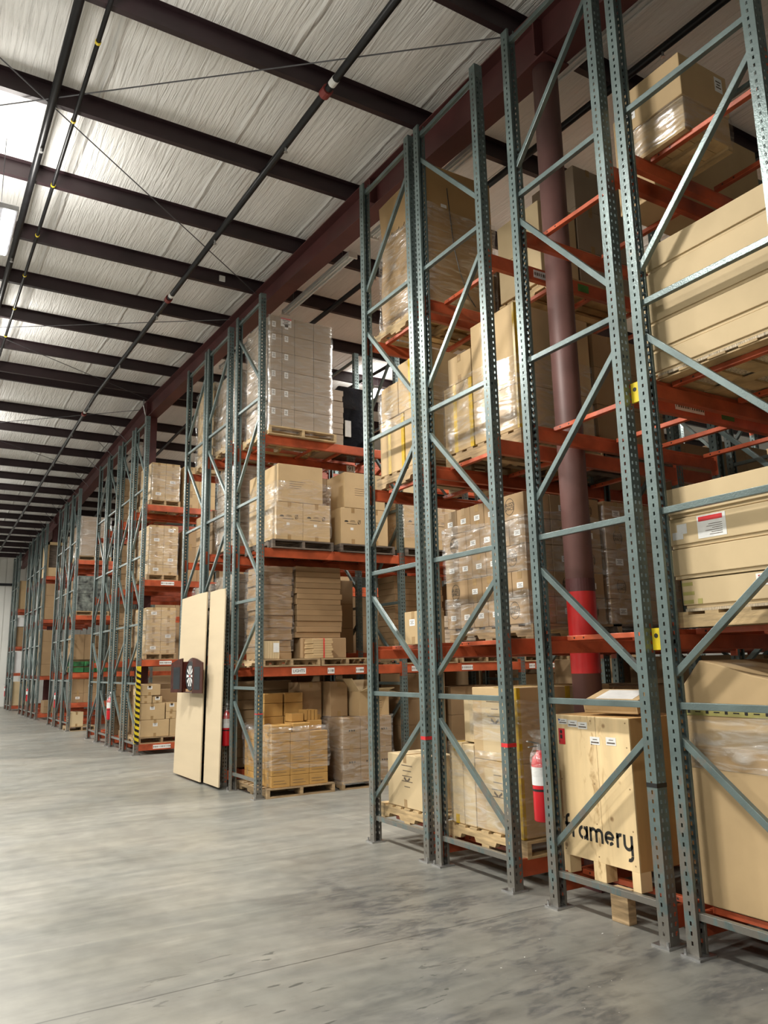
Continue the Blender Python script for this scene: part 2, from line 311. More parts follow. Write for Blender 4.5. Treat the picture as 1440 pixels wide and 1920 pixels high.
def text_mesh(txt, size, mat, parent, loc, rot, name='printed_text', depth=.0006, sx=1., align='CENTER'):
    cu = bpy.data.curves.new('t', 'FONT'); cu.body = txt; cu.size = size; cu.extrude = depth; cu.align_x = align; cu.align_y = 'CENTER'
    t = bpy.data.objects.new('t', cu); C.objects.link(t); dg = bpy.context.evaluated_depsgraph_get(); dg.update()
    me = bpy.data.meshes.new_from_object(t.evaluated_get(dg)); bpy.data.objects.remove(t)
    me.materials.clear(); me.materials.append(M[mat]); o = bpy.data.objects.new(name, me); C.objects.link(o); o.parent = parent
    o.location = loc; o.rotation_euler = rot; o.scale = (sx, 1, 1); return o
ROT_X = (PI/2, 0, -PI/2)    # reads correctly when seen from -X
ROT_Y = (PI/2, 0, 0)        # reads correctly when seen from -Y

# ---------------------------------------------------------------- building shell
RY = 17.9
def zp(y): return 7.14+.038*y if y < RY else 7.14+.038*RY-.033*(y-RY)     # underside of purlins
XL, XR, YB, YF = -13., 26., -10., 42.2
struct(MB().box(XL, YB, -.2, XR, YF, 0).obj('floor', 'floor'))
rf = MB()
for a, b in ((YB, RY), (RY, YF)):
    rf.prism([(a, zp(a)+.2), (b, zp(b)+.2), (b, zp(b)+.32), (a, zp(a)+.32)], 'x', XL, XR)
struct(rf.obj('ceiling', 'roof'))
def ribbed(y):
    m = MB(); x = XL; 
    while x < XR-.01:
        m.box(x, y, -.1, x+.3-.03, y+.15, 7.6); m.box(x+.27, y+.03, -.1, x+.3, y+.15, 7.6); x += .3
    return m
struct(ribbed(YF).obj('wall_far', 'wall'))
struct(MB().box(XL, YB-.2, -.1, XR, YB, 7.4).obj('wall_back', 'wall'))
struct(MB().box(XL-.2, YB, -.1, XL, YF, 8.3).obj('wall_left', 'wall'))
struct(MB().box(XR, YB, -.1, XR+.2, YF, 8.3).obj('wall_right', 'wall'))
struct(MB().box(XL, YF-.12, 5.75, XR, YF-.01, 5.87).obj('trim_1', 'pipe'))
# columns and rafters
CX = 4.45
def rafter(x, name):
    g = empty(name, (x, 0, 0)); struct(g)
    pts = [(-9.9, 6.2), (4.42, 6.80), (9.8, 7.16), (RY, 7.40), (31.4, 6.9), (42.1, 6.6)]
    web = MB(); bf = MB(); tf = MB()
    for (a, za), (b, zb) in zip(pts[:-1], pts[1:]):
        web.prism([(a, za+.012), (b, zb+.012), (b, zp(b)-.012), (a, zp(a)-.012)], 'x', -.006, .006)
        bf.prism([(a, za), (b, zb), (b, zb+.014), (a, za+.014)], 'x', -.12, .12)
        tf.prism([(a, zp(a)-.014), (b, zp(b)-.014), (b, zp(b)), (a, zp(a))], 'x', -.12, .12)
    web.obj('web', 'maroon', g); bf.obj('bottom_flange', 'maroon', g); tf.obj('top_flange', 'maroon', g)
    st = MB()
    for y in (4.42, 7.35, RY, 31.4):
        st.box(-.11, y-.008, 6.9 if y < 6 else 7.1, .11, y+.008, zp(y)-.02)
    st.obj('stiffener', 'maroon', g); return g
rafter(CX, 'trim_2'); rafter(12.1, 'trim_3'); rafter(-3.2, 'trim_4')
def round_col(x, y, ztop, band=True):
    g = empty('steel_column', (x, y, 0))
    MB().tube([(0, 0, 0), (0, 0, ztop)], .11, 32).obj('shaft', 'colpaint', g, smooth=False)
    if band: MB().tube([(0, 0, 1.5), (0, 0, 2.12)], .1125, 32, cap=False).obj('painted_band', 'colred', g)['label'] = 'bright red painted band'
    if band: MB().tube([(0, 0, 2.12), (0, 0, 2.22)], .1122, 32, cap=False).obj('dark_band', 'maroon', g)
    MB().box(-.17, -.17, 0, .17, .17, .02).obj('base_plate', 'maroon', g); MB().box(-.15, -.15, ztop-.02, .15, .15, ztop).obj('cap_plate', 'maroon', g)
    for o in g.children:
        if o.name.startswith('shaft') or o.name.startswith('painted'):
            for p in o.data.polygons: p.use_smooth = len(p.vertices) == 4
    return g
def h_col(x, y, ztop, name):
    g = empty('steel_column', (x, y, 0)); 
    MB().box(-.005, -.12, 0, .005, .12, ztop).obj('web', 'maroon', g)
    for s in (-1, 1): MB().box(-.12, s*.12-.006, 0, .12, s*.12+.006, ztop).obj('flange', 'maroon', g)
    return g
tag(round_col(CX, 4.42, 6.8), 'round maroon steel column with a bright red band behind the crate', 'column')
tag(h_col(CX, RY, 7.4, ''), 'dark red steel column at the roof ridge above the hazard-striped racks', 'column')
tag(h_col(CX, 31.5, 6.9, ''), 'distant dark red steel column among the farthest racks', 'column')
tag(round_col(12.1, 4.42, 6.8, False), 'plain maroon steel column deep among the right-hand racks', 'column')
# purlins
pl = [-9, -7.5, -6., -4.5, -3., -1.5, 0, 1.55, 3.08, 4.68, 6.25, 7.88, 9.5, 11.08, 12.65, 14.2, 15.8, 17.3, 17.85, 19.9, 21.4, 23.05, 24.8, 26.3, 27.8, 29.3, 30.8, 32.3, 33.8, 35.3, 36.8, 38.3, 39.8, 41.3]
vis = [y for y in pl if y > 3]
for y in pl:
    z = zp(y)
    o = MB().prism([(y, z), (y+.065, z), (y+.065, z+.006), (y+.006, z+.006), (y+.006, z+.194), (y-.06, z+.194), (y-.06, z+.2), (y, z+.2)], 'x', XL+.02, XR-.02).obj('roof_purlin', 'purlin')
    if y in vis: tag(o, 'dark roof purlin, %s across the ceiling counting from the camera' % ORD[vis.index(y)], 'purlin', 'purlins under the white roof')
    else: tag(o, 'dark roof purlin above or behind the camera, outside the picture', 'purlin', 'purlins behind the camera')
# flange braces
n = 0
for y in pl:
    if y > 19 and y < 40:
        o = MB().bar((CX-.55, y, zp(y)+.02), (CX-.1, y-.05, max(6.62, 7.40-.037*(y-RY))+.03), .04, .006, up=(0, 1, 0)).obj('flange_brace', 'purlin')
        tag(o, 'dark diagonal flange brace, %s along the rafter past the ridge' % ORD[n], 'brace', 'flange braces past the ridge'); n += 1
# pipes
def roofline(x, dz, r, ya=-9.8, yb=42.): return [(x, ya, zp(ya)+dz), (x, RY, zp(RY)+dz), (x, yb, zp(yb)+dz)], r
def pipe(x, dz, r, label, coup, heads, bands=(), bm='yellow'):
    g = empty('sprinkler_pipe', (x, 0, 0)); tag(g, label, 'pipe')
    P = lambda y, e=0: (0, y, zp(y)+dz+e)
    MB().tube([P(-9.8), P(RY), P(42.)], r, 14).obj('pipe_run', 'pipe', g, smooth=True)
    for y in coup: 
        MB().tube([P(y-.05), P(y+.05)], r*1.45, 14).obj('coupling', 'redfit', g)
        if r > .03: MB().tube([P(y-.22), P(y-.13)], r*1.06, 14).obj('pipe_label', 'paper', g)
    for y in heads:
        h = MB().tube([P(y, -r+.01), P(y, -r-.05)], .012, 8).tube([P(y, -r-.05), P(y, -r-.056)], .022, 10).obj('sprinkler_head', 'steel', g)
    for y in bands: MB().tube([P(y-.015), P(y+.015)], r*1.25, 12).obj('band_clamp', bm, g)
    return g
pipe(.81, -.06, .042, 'thick black sprinkler pipe at upper left with red coupling', (6.1, 15.), (8.6, 11.6, 14.6, 20.6))
pipe(1.05, -.05, .022, 'thin dark pipe with yellow clamps beside the thick left pipe', (), (), (6.7, 8., 9.4, 10.8, 12.2, 13.6, 15.), 'yellow')
pipe(3.17, -.06, .04, 'long black sprinkler pipe crossing the ceiling left of the rafter', (6.2, 11.9, 19.2), (7.2, 9.6, 12.6, 15.4, 18.6, 20.8, 23.8, 27., 31.))
pipe(5.62, -.06, .04, 'black sprinkler pipe above the right-hand racks', (8.1,), (4.05, 6.8, 9.4, 12.4))
pipe(7.9, -.06, .035, 'black sprinkler pipe deeper over the racks', (), (9, 12.5, 15))
# X bracing rods
def rod(a, b, label):
    o = MB().tube([a, b], .007, 6).obj('bracing_rod', 'hang'); tag(o, label, 'rod', 'thin bracing rods under the roof')
rod((4.33, 4.65, zp(4.65)-.05), (-3.1, 11.2, zp(11.2)-.02), 'thin bracing rod ending beside the top of the near racks')
rod((4.33, 11.0, zp(11)-.05), (-3.1, 4.4, zp(4.4)-.02), 'thin bracing rod slanting to the rafter near a small white plate')
rod((4.33, 12.2, zp(12.2)-.05), (-3.1, 17.6, zp(17.6)-.02), 'thin bracing rod reaching the rafter above the second rack block')
rod((4.33, 17.6, zp(17.6)-.05), (-3.1, 12.2, zp(12.2)-.02), 'thin bracing rod crossing the ceiling just before the ridge')
rod((4.33, 18.4, zp(18.4)-.05), (-3.1, 24.5, zp(24.5)-.02), 'thin bracing rod just past the ridge ending at the rafter')
rod((4.33, 24.5, zp(24.5)-.05), (-3.1, 18.4, zp(18.4)-.02), 'thin bracing rod crossing beyond the ridge towards the left')
o = MB().box(3.74, 11.055, zp(11.08)+.06, 3.83, 11.08, zp(11.08)+.15).obj('mounting_plate', 'paper'); tag(o, 'small white square plate on a purlin near the rafter', 'plate')
# strip fixtures
def strip(y0, y1, label):
    g = empty('strip_light', (4.9, y0, 0)); tag(g, label, 'light', 'switched-off strip lights beside the rafter'); L_ = y1-y0; z0 = zp(y0)-.22; z1 = zp(y1)-.22
    MB().prism([(0, z0), (L_, z1), (L_, z1+.05), (0, z0+.05)], 'x', -.06, .06).obj('housing', 'tubew', g)
    for s in (-1, 1): MB().tube([(s*.032, .03, z0-.018), (s*.032, L_-.03, z1-.018)], .013, 10).obj('tube', 'tubew', g)
    for y, z in ((0, z0), (L_, z1)): MB().box(-.07, y-.012, z-.04, .07, y+.012, z+.05).obj('end_cap', 'tubew', g)
    for y, z in ((.3, z0), (L_-.3, z1)): MB().tube([(0, y, z+.04), (0, y, z+.24)], .004, 6).obj('hanger', 'hang', g)
strip(2.9, 4.95, 'white strip light beside the top of the round column')
strip(5.95, 8.2, 'white strip light, its end cap just right of a tall upright')
strip(8.8, 11.1, 'white strip light over the gap between the first rack blocks')
strip(12., 14.2, 'white strip light behind the second rack block')
strip(20.5, 23., 'white strip light behind the striped rack block')
# lamps
def lamp(x, y, label, g_, drop=.3, up=1., dn=1.):
    z = zp(y)-drop; g = empty('high_bay_lamp', (x, y, z)); tag(g, label, 'lamp', g_)
    MB().box(-.17, -.55, 0, .17, .55, .06).obj('housing', 'ledcase', g, bevel=.01)
    for s in (-1, 1): MB().box(s*.08-.055, -.52, -.012, s*.08+.055, .52, -.001).obj('led_panel', 'led', g)
    for s in (-1, 1): MB().tube([(0, s*.4, .06), (0, s*.4, drop-.02)], .004, 6).obj('hanger', 'hang', g)
    for (dz, en, rx) in ((-.02, LAMP_W*dn, 0), (.075, UP_FILL_W*up, PI)):  # downlight, then an added upward light that brightens the ceiling
        l = bpy.data.lights.new('lamp_or_fill_light', 'AREA'); l.shape = 'RECTANGLE'; l.size = .34; l.size_y = 1.05; l.energy = en; l.color = LAMP_COL
        lo = bpy.data.objects.new('lamp_or_fill_light', l); C.objects.link(lo); lo.parent = g; lo.location = (0, 0, dz); lo.rotation_euler = (rx, 0, 0)
AL = ['above the near racks, off the picture top', 'glaring at the left edge of the picture'] + ['%s past the one at the left edge' % ORD[i] for i in range(9)]
for i, (x, y) in enumerate(AISLE_LAMPS): lamp(x, y, 'high bay lamp over the wide aisle, '+AL[i], 'high bay lamps over the wide aisle', .95, 1., .6 if y > 20 else 1.)
for i, (x, y) in enumerate(ADDED_LAMPS): lamp(x, y, 'added fill lamp in the unseen left aisle, %s from the back wall' % ORD[i], 'added fill lamps in the unseen left aisle', .95)
for i, (x, y) in enumerate(CROSS_LAMPS): lamp(x, y, 'high bay lamp, '+['glaring between the first and second rack blocks', 'over the nearest cross aisle behind the column', 'over the third cross aisle', 'added as fill deep inside the nearest cross aisle', 'added as fill deep inside the second cross aisle'][i], 'high bay lamps over the cross aisles', .3, .35)

# ---------------------------------------------------------------- rack parts
HT = 6.706; UW = .08; UD = .075; X0 = 3.79; PITCH = 2.17
def upright_mesh(flip):
    v = {}; V = []; F = []
    def idx(p):
        k = tuple(round(c, 5) for c in p)
        if k not in v: v[k] = len(V); V.append(k)
        return v[k]
    zs = [0.012]; hole = []
    z = .06
    while z < HT-.05:
        zs += [z, z+.022]; hole.append((z, z+.022)); z += .0508
    zs.append(HT)
    def strip_(us, P, holecols):
        for i in range(len(zs)-1):
            hz = (i % 2 == 1)
            for j in range(len(us)-1):
                if hz and j in holecols: continue
                F.append([idx(P(us[j], zs[i])), idx(P(us[j+1], zs[i])), idx(P(us[j+1], zs[i+1])), idx(P(us[j], zs[i+1]))])
    s = -1 if flip else 1
    strip_([0, .016, .030, .050, .064, UW], lambda u, z: (u, 0, z), (1, 3))
    for x in (0, UW):
        strip_([0, .032, .044, UD], lambda u, z, x=x: (x, s*u, z), (1,))
        F.append([idx((x, s*UD, zs[0])), idx((x+(.018 if x == 0 else -.018), s*UD, zs[0])), idx((x+(.018 if x == 0 else -.018), s*UD, zs[-1])), idx((x, s*UD, zs[-1]))])
    me = bpy.data.meshes.new('upright'); me.from_pydata(V, [], F); me.materials.append(M['teal'])
    b = bmesh.new(); b.from_mesh(me); bmesh.ops.recalc_face_normals(b, faces=b.faces); b.to_mesh(me); b.free()
    o = bpy.data.objects.new('upright', me); C.objects.link(o); md = o.modifiers.new('s', 'SOLIDIFY'); md.thickness = .003; md.offset = 0
    bake(o); me = o.data; bpy.data.objects.remove(o); return me
UP_N = upright_mesh(False); UP_F = upright_mesh(True)
HS = (.21, 1.33, 2.47, 3.82, 5.2, 6.6)
DG = ((1.14, .40), (1.51, 2.24), (3.60, 2.75), (4.05, 4.98), (6.34, 5.45))   # (far upright z, near upright z)
def frame(depth, mir, name='rack_upright_frame'):
    g = empty(name)
    for y, me in ((0, UP_N), (depth, UP_F)):
        o = bpy.data.objects.new('upright', me); C.objects.link(o); o.parent = g; o.location = (0, y, 0)
        fp = MB().box(-.035, (-.02 if y == 0 else -UD-.03), 0, UW+.03, (UD+.03 if y == 0 else .02), .012)
        p = fp.obj('foot_plate', 'steel', o); 
        bo = MB()
        for bx, by in ((-.018, .0), (UW+.014, .03)): bo.tube([(bx, by if y == 0 else -by, .012), (bx, by if y == 0 else -by, .04)], .009, 6)
        bo.obj('anchor_bolt', 'steel', o)
    a, b = UD-.012, depth-UD+.012
    def chan(p, q):
        m = MB(); m.bar(p, q, .036, .04); return m
    for z in HS: chan((.04, a, z), (.04, b, z)).obj('horizontal_strut', 'teal', g, bevel=.003)
    for zf, zn in DG:
        if mir: zf, zn = zn, zf
        chan((.04, b, zf), (.04, a, zn)).obj('diagonal_brace', 'teal', g, bevel=.003)
    return g
ROWS = {  # y near, y far, mirrored, beam centre heights, bays, inner frames, name
 'A': (2.12, 3.155, 0, (.15, 1.71, 3.27, 4.87), 1, 0, 'right-edge rack row'),
 'B': (3.265, 4.24, 1, (.15, 1.71, 3.27, 4.87), 1, 1, 'plywood crate rack row'),
 'C': (4.595, 5.555, 0, (.15, 1.71, 3.27, 4.87), 2, 2, 'ring logo carton rack row'),
 'D': (5.665, 6.635, 1, (.15, 1.71, 3.27, 4.87), 3, 3, 'near row bordering the open gap'),
 'E': (9.44, 10.42, 0, (1.535, 3.075, 4.615), 4, 4, 'golden carton rack row'),
 'F': (10.70, 11.74, 1, (.15, 1.72, 3.28, 4.81), 3, 3, 'row just behind the golden cartons'),
 'G': (11.79, 12.80, 1, (.15, 1.72, 3.28, 4.81), 3, 3, 'row behind the tan sheets'),
 'H': (15.58, 16.58, 0, (.14, 1.72, 3.28, 4.80), 3, 3, 'hazard-striped rack row'),
 'I': (16.72, 17.72, 0, (.14, 1.72, 3.28, 4.80), 1, 1, 'row after the hazard-striped row'),
 'J': (18.06, 19.08, 0, (.14, 1.72, 3.28, 4.80), 1, 1, 'second row after the hazard-striped row'),
 'K': (19.2, 20.24, 1, (.14, 1.72, 3.28, 4.80), 1, 1, 'third row after the hazard-striped row'),
 'L': (23.0, 24.02, 0, (.68, 1.48, 3.05, 4.6), 2, 2, 'green tray rack row'),
 'M': (24.1, 25.12, 1, (.14, 1.5, 3.1, 4.6), 1, 1, 'row after the green tray row'),
 'N': (25.4, 26.42, 1, (.14, 1.5, 3.1, 4.6), 1, 1, 'second row after the green tray row'),
 'O': (29.2, 30.22, 0, (.14, 1.38, 3.3, 4.8), 1, 1, 'first row of the distant block'),
 'P': (30.34, 31.36, 1, (.14, 1.38, 3.3, 4.8), 1, 0, 'second row of the distant block'),
 'Q': (31.7, 32.72, 1, (.14, 1.38, 3.3, 4.8), 1, 0, 'third row of the distant block'),
 'R': (32.84, 33.86, 0, (.14, 1.38, 3.3, 4.8), 1, 0, 'fourth row of the distant block'),
 'S': (37.0, 38.0, 0, (.14, 1.5, 2.6, 4.2), 1, 0, 'second-last rack row near far wall'),
 'T': (38.1, 39.1, 1, (.14, 1.5, 2.6, 4.2), 1, 0, 'last rack row by the far wall'),
}
proto = {}
def place_frame(depth, mir, loc, label):
    k = (round(depth, 2), mir)
    if k not in proto:
        proto[k] = frame(depth, mir); o = proto[k]; o.location = loc; tag(o, label, 'rack frame', 'green steel rack frames'); return o
    return dup(proto[k], loc, label)
for k, (ya, yb, mir, lv, nb, ni, nm) in ROWS.items():
    d = yb-ya; d = .97 if d < 1 else 1.03
    place_frame(d, mir, (X0, ya, 0), 'green steel rack frame, aisle end, '+nm)
    for i in range(1, ni+1):
        place_frame(d, 1-mir if i % 2 else mir, (X0+PITCH*i, ya, 0), 'green steel rack frame, %s inward, %s' % (ORD[i-1], nm))
# beams
BL = PITCH-UW
def beam_meshes():
    g = empty('load_beam')
    MB().prism([(0, -.06), (.048, -.06), (.048, .028), (.03, .028), (.03, .06), (0, .06)], 'x', 0, BL).obj('rail', 'orange', g, bevel=.004)
    for s, x in ((1, 0), (-1, BL)):
        c = MB(); c.box(min(x, x+s*.004), -.006, -.1, max(x, x+s*.004), .06, .1); c.box(min(x, x-s*.034), -.007, -.1, max(x, x-s*.034), -.0035, .1)
        for z in (-.07, -.02, .03, .07): c.tube([(x-s*.017, -.007, z), (x-s*.017, -.010, z)], .006, 8)
        c.obj('end_connector', 'orange', g)
    return g
bN = beam_meshes()
def mirror_mesh(o):
    me = o.data.copy(); me.transform(Matrix.Scale(-1, 4, (0, 1, 0))); me.flip_normals(); o.data = me
bF = empty('load_beam')
for ch in bN.children:
    c = ch.copy(); C.objects.link(c); c.parent = bF; mirror_mesh(c)
used = {}
def place_beam(face, loc, label, group):
    o = bN if face == 'N' else bF
    if face not in used: used[face] = 1; o.location = loc; tag(o, label, 'beam', group); return o
    return dup(o, loc, label, group, 'beam') if 'label' in o else None
bar_p = {}
def place_bar(d, loc, label):
    k = round(d, 2)
    if k not in bar_p:
        g = MB(); g.prism([(-.02, 0), (.02, 0), (.02, .034), (-.02, .034)], 'y', 0, d)
        o = g.obj('pallet_support_bar', 'orange', bevel=.003)
        hm = MB()
        for y in (.07, .16, d-.16, d-.07): hm.tube([(-.0208, y, .017), (-.0202, y, .017)], .007, 8)
        hm.obj('bolt_hole', 'black', o); bar_p[k] = o; o.location = loc; tag(o, label, 'support bar', 'orange pallet support bars'); return o
    return dup(bar_p[k], loc, label)
LVN = {4: ('floor', 'second', 'third', 'top'), 3: ('lowest', 'middle', 'top')}
for k, (ya, yb, mir, lv, nb, ni, nm) in ROWS.items():
    d = (.97 if yb-ya < 1 else 1.03); ye = ya+d
    for b in range(nb):
        x = X0+UW+PITCH*b
        for li, z in enumerate(lv):
            ln = LVN[len(lv)][li]; bn = ORD[b]
            place_beam('N', (x, ya+.008, z), 'orange front beam, %s level, %s bay, %s' % (ln, bn, nm), 'orange load beams')
            if not (k == 'D' and li == 0): place_beam('F', (x, ye-.008, z), 'orange rear beam, %s level, %s bay, %s' % (ln, bn, nm), 'orange load beams')
            if b < (2 if k in 'ABCDEH' else 1):
                for i, bx in enumerate((.20, .87, 1.33, 1.94) if k in 'ABCDEFGH' else (.20, .60)):
                    place_bar(round(d-.12, 2), (x-UW+bx+.07, ya+.06, z+.028), 'orange support bar, %s of %s bay, %s level, %s' % (ORD[i], bn, ln, nm))
# near beams continuing on A's near face (towards the camera)
# ---------------------------------------------------------------- goods
pal_p = {}
def pallet(x, y, z, w_, d, label, mat='wood', h=.12):
    k = (round(w_, 2), round(d, 2), mat, h)
    if k in pal_p: return dup(pal_p[k], (x, y, z), label)
    g = empty('pallet', (x, y, z)); tag(g, label, 'pallet', 'wooden pallets under goods')
    t = MB(); nb = 7; bw = .09
    for i in range(nb):
        yy = i*(d-bw)/(nb-1); t.box(0, yy, h-.018, w_, yy+bw, h)
    t.obj('top_deck', mat, g)
    for i in range(3):
        xx = i*(w_-.04)/2; a, b_ = .018, h-.018
        MB().prism([(0, a), (d*.17, a), (d*.19, a+.035), (d*.36, a+.035), (d*.38, a), (d*.62, a), (d*.64, a+.035), (d*.81, a+.035), (d*.83, a), (d, a), (d, b_), (0, b_)], 'x', xx, xx+.04).obj('stringer', mat, g)
    t = MB()
    for i in (0, 3, 6): yy = i*(d-bw)/6; t.box(0, yy, 0, w_, yy+bw, .018)
    t.obj('bottom_deck', mat, g); pal_p[k] = g; return g
cm = {}
def carton(x0, y0, z0, x1, y1, z1, label, mat='kraft', group=None, tape='x', tmat='tape', name='carton', j=.004, lab=None, logo=None, marks=None):
    w_, d, h = x1-x0-.004, y1-y0-.004, z1-z0-.002
    key = (round(w_, 3), round(d, 3), round(h, 3), mat, tape, tmat)
    if key in cm: o = cm[key][0].copy(); C.objects.link(o); kids = cm[key][1]
    else:
        m = MB()
        # panels bulge by a few millimetres, top flaps leave a groove
        m.box(0, 0, 0, w_, d, h); o = m.obj(name, mat, bevel=.006); kids = []
        if tape:
            t = MB(); tw = .05; e = .0012; dr = min(.07, h*.3)
            if tape == 'x':    # seam runs along X, tape drops on the -X face
                t.box(-e, d/2-tw/2, h-dr, 0, d/2+tw/2, h+e); t.box(0, d/2-tw/2, h, w_, d/2+tw/2, h+e); t.box(-e, d/2-tw/2, 0, 0, d/2+tw/2, dr)
            elif tape == 'y':
                t.box(w_/2-tw/2, -e, h-dr, w_/2+tw/2, 0, h+e); t.box(w_/2-tw/2, 0, h, w_/2+tw/2, d, h+e); t.box(w_/2-tw/2, -e, 0, w_/2+tw/2, 0, dr)
            elif tape == 'corner':
                t.box(-e, -e, 0, 0, tw*.5, h); t.box(w_*.5, -e, h-dr*1.4, w_*.5+tw, 0, h); t.box(-e, -e, 0, tw*.6, 0, h); t.box(-e, d*.4, h, w_, d*.4+tw, h+e)
            elif tape == 'ring':
                t.box(-e, -e, h*.0, 0, tw, h); t.box(-e, d*.55, 0, 0, d*.55+tw, h); t.box(w_*.5, -e, h-dr*1.4, w_*.5+tw, 0, h); t.box(-e, d*.55, h, w_, d*.55+tw, h+e); t.box(-e, -e, 0, tw*.5, 0, h)
            kids.append(t.obj('packing_tape', tmat)); C.objects.unlink(kids[0])
            if tmat != 'tape': kids[0]['label'] = {'ytape': 'yellow tape strips', 'ptape': 'printed tape'}[tmat]
        cm[key] = (o, kids)
    for k_ in kids: c = k_.copy(); C.objects.link(c); c.parent = o
    rj = random.uniform(-j, j)*.5
    o.location = (x0+.002+random.uniform(0, 1)*.001, y0+.002, z0+.0005); o.rotation_euler = (0, 0, 0)
    for kx in ('label', 'category', 'group'):
        if kx in o: del o[kx]
    tag(o, label, 'carton', group)
    if lab:
        for (fc, u, v, a, b_, mt) in lab: sticker(o, fc, u, v, a, b_, mt, w_, d, h)
    return o
def sticker(o, fc, u, v, a, b_, mt, w_, d, h, name='shipping_label', ink=True):
    """u along the visible face measured left to right as seen, v up, centre position in metres"""
    e = .0012
    if fc == 'x': s = MB().box(-e, (d-u)-a/2, v-b_/2, -.0002, (d-u)+a/2, v+b_/2)
    else: s = MB().box(u-a/2, -e, v-b_/2, u+a/2, -.0002, v+b_/2)
    p = s.obj(name, mt, o, fix=False)
    if ink and mt == 'paper' and a > .05:
        t = MB(); e2 = .0017
        for i in range(3):
            vv = v+b_*(.22-.2*i); ww = a*(.34 if i != 1 else .22)
            if fc == 'x': t.box(-e2, (d-u)-ww, vv-b_*.045, -e, (d-u)+ww, vv+b_*.045)
            else: t.box(u-ww, -e2, vv-b_*.045, u+ww, -e, vv+b_*.045)
        t.obj('label_print', 'greyink', p, fix=False)
    return p
def logo(o, fc, u, v, r, w_, d):
    m = MB(); e = .0011; n = 28; V = []
    for i in range(n):
        a0 = 2*PI*i/n; a1 = 2*PI*(i+1)/n
        q = [(math.cos(a0)*r*.86, math.sin(a0)*r), (math.cos(a1)*r*.86, math.sin(a1)*r), (math.cos(a1)*r*.80, math.sin(a1)*r*.94), (math.cos(a0)*r*.80, math.sin(a0)*r*.94)]
        k = len(m.v)
        for a, b_ in q: m.v.append((-e, (d-u)-a, v+b_) if fc == 'x' else (u+a, -e, v+b_))
        m.f.append((k, k+1, k+2, k+3))
    lg = m.obj('round_logo', 'ink', o, fix=False)
    for i, tx in enumerate(('BUZZI', 'SPACE')):
        loc = (-e, d-u, v+r*(.24-.5*i)) if fc == 'x' else (u, -e, v+r*(.24-.5*i))
        text_mesh(tx, r*.58, 'ink', lg, loc, ROT_X if fc == 'x' else ROT_Y, 'logo_lettering', .0003)
def wrap(x0, y0, z0, x1, y1, z1, label, off=.014, amp=.012, sag=0, name='stretch_wrap'):
    m = MB(); x0 -= off; y0 -= off; x1 += off; y1 += off; nz = max(6, int((z1-z0)/.05)); per = []
    def edge(a, b_, n_): return [(a[0]+(b_[0]-a[0])*i/n_, a[1]+(b_[1]-a[1])*i/n_) for i in range(n_)]
    cs = [(x0+.02, y0), (x1-.02, y0), (x1, y0+.02), (x1, y1-.02), (x1-.02, y1), (x0+.02, y1), (x0, y1-.02), (x0, y0+.02)]
    for i in range(8): L_ = math.dist(cs[i], cs[(i+1) % 8]); per += edge(cs[i], cs[(i+1) % 8], max(1, int(L_/.07)))
    n_ = len(per); cx, cy = (x0+x1)/2, (y0+y1)/2; rng = random.Random(int(x0*100+y0*10+z0*7)); ph = [rng.uniform(0, 6) for _ in range(6)]
    for k in range(nz+1):
        z = z0+(z1-z0)*k/nz
        for i, (px, py) in enumerate(per):
            a = amp*(.5+.5*math.sin(9*z+px*7+ph[0]+3*math.sin(py*5+ph[1])))*(.6+.4*math.sin(23*z-py*15+ph[2]+px*12))
            zz = z-(sag*(.5+.5*math.sin(i*.35+ph[3])) if k == nz else 0)
            dx = (px-cx)/(x1-cx); dy = (py-cy)/(y1-cy); m.v.append((px+a*(dx if abs(dx) > .98 else 0), py+a*(dy if abs(dy) > .98 else 0), zz))
    for k in range(nz):
        for i in range(n_): a = k*n_+i; b_ = k*n_+(i+1) % n_; m.f.append((a, b_, b_+n_, a+n_))
    o = m.obj(name, 'film', smooth=True); tag(o, label, 'plastic wrap'); return o
TIER = ['bottom', 'second', 'third', 'fourth', 'fifth', 'sixth', 'seventh', 'eighth']
def tname(i, n_): return 'top' if i == n_-1 and n_ > 1 else TIER[i]
def grid(xs, ys, zs, load, mat='kraft', tape='y', lab=None, group=None, tmat='tape', adj='kraft'):
    """cartons of a load; only those on the two seen faces and the top"""
    nx, ny, nz = len(xs)-1, len(ys)-1, len(zs)-1; out = {}
    for k in range(nz):
        for i in range(nx):
            for j in range(ny):
                if i > 0 and j > 0 and k < nz-1: continue
                pos = ''
                if nx > 1: pos += ' %s across' % ORD[i]
                if ny > 1: pos += ' %s back' % ORD[j]
                l = '%s carton, %s tier,%s on %s' % (adj, tname(k, nz), pos, load) if nz > 1 else '%s carton%s on %s' % (adj, (','+pos) if pos else '', load)
                o = carton(xs[i], ys[j], zs[k], xs[i+1], ys[j+1], zs[k+1], l, mat, group or 'cartons on '+load, tape, tmat)
                if lab: lab(o, i, j, k, xs[i+1]-xs[i]-.004, ys[j+1]-ys[j]-.004, zs[k+1]-zs[k]-.002)
                out[(i, j, k)] = o
    return out
def lin(a, b, n_): return [a+(b-a)*i/n_ for i in range(n_+1)]
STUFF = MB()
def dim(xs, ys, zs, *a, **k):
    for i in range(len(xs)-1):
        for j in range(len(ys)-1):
            for q in range(len(zs)-1): STUFF.box(xs[i]+.003, ys[j]+.003, zs[q]+.0005, xs[i+1]-.003, ys[j+1]-.003, zs[q+1]-.0015)
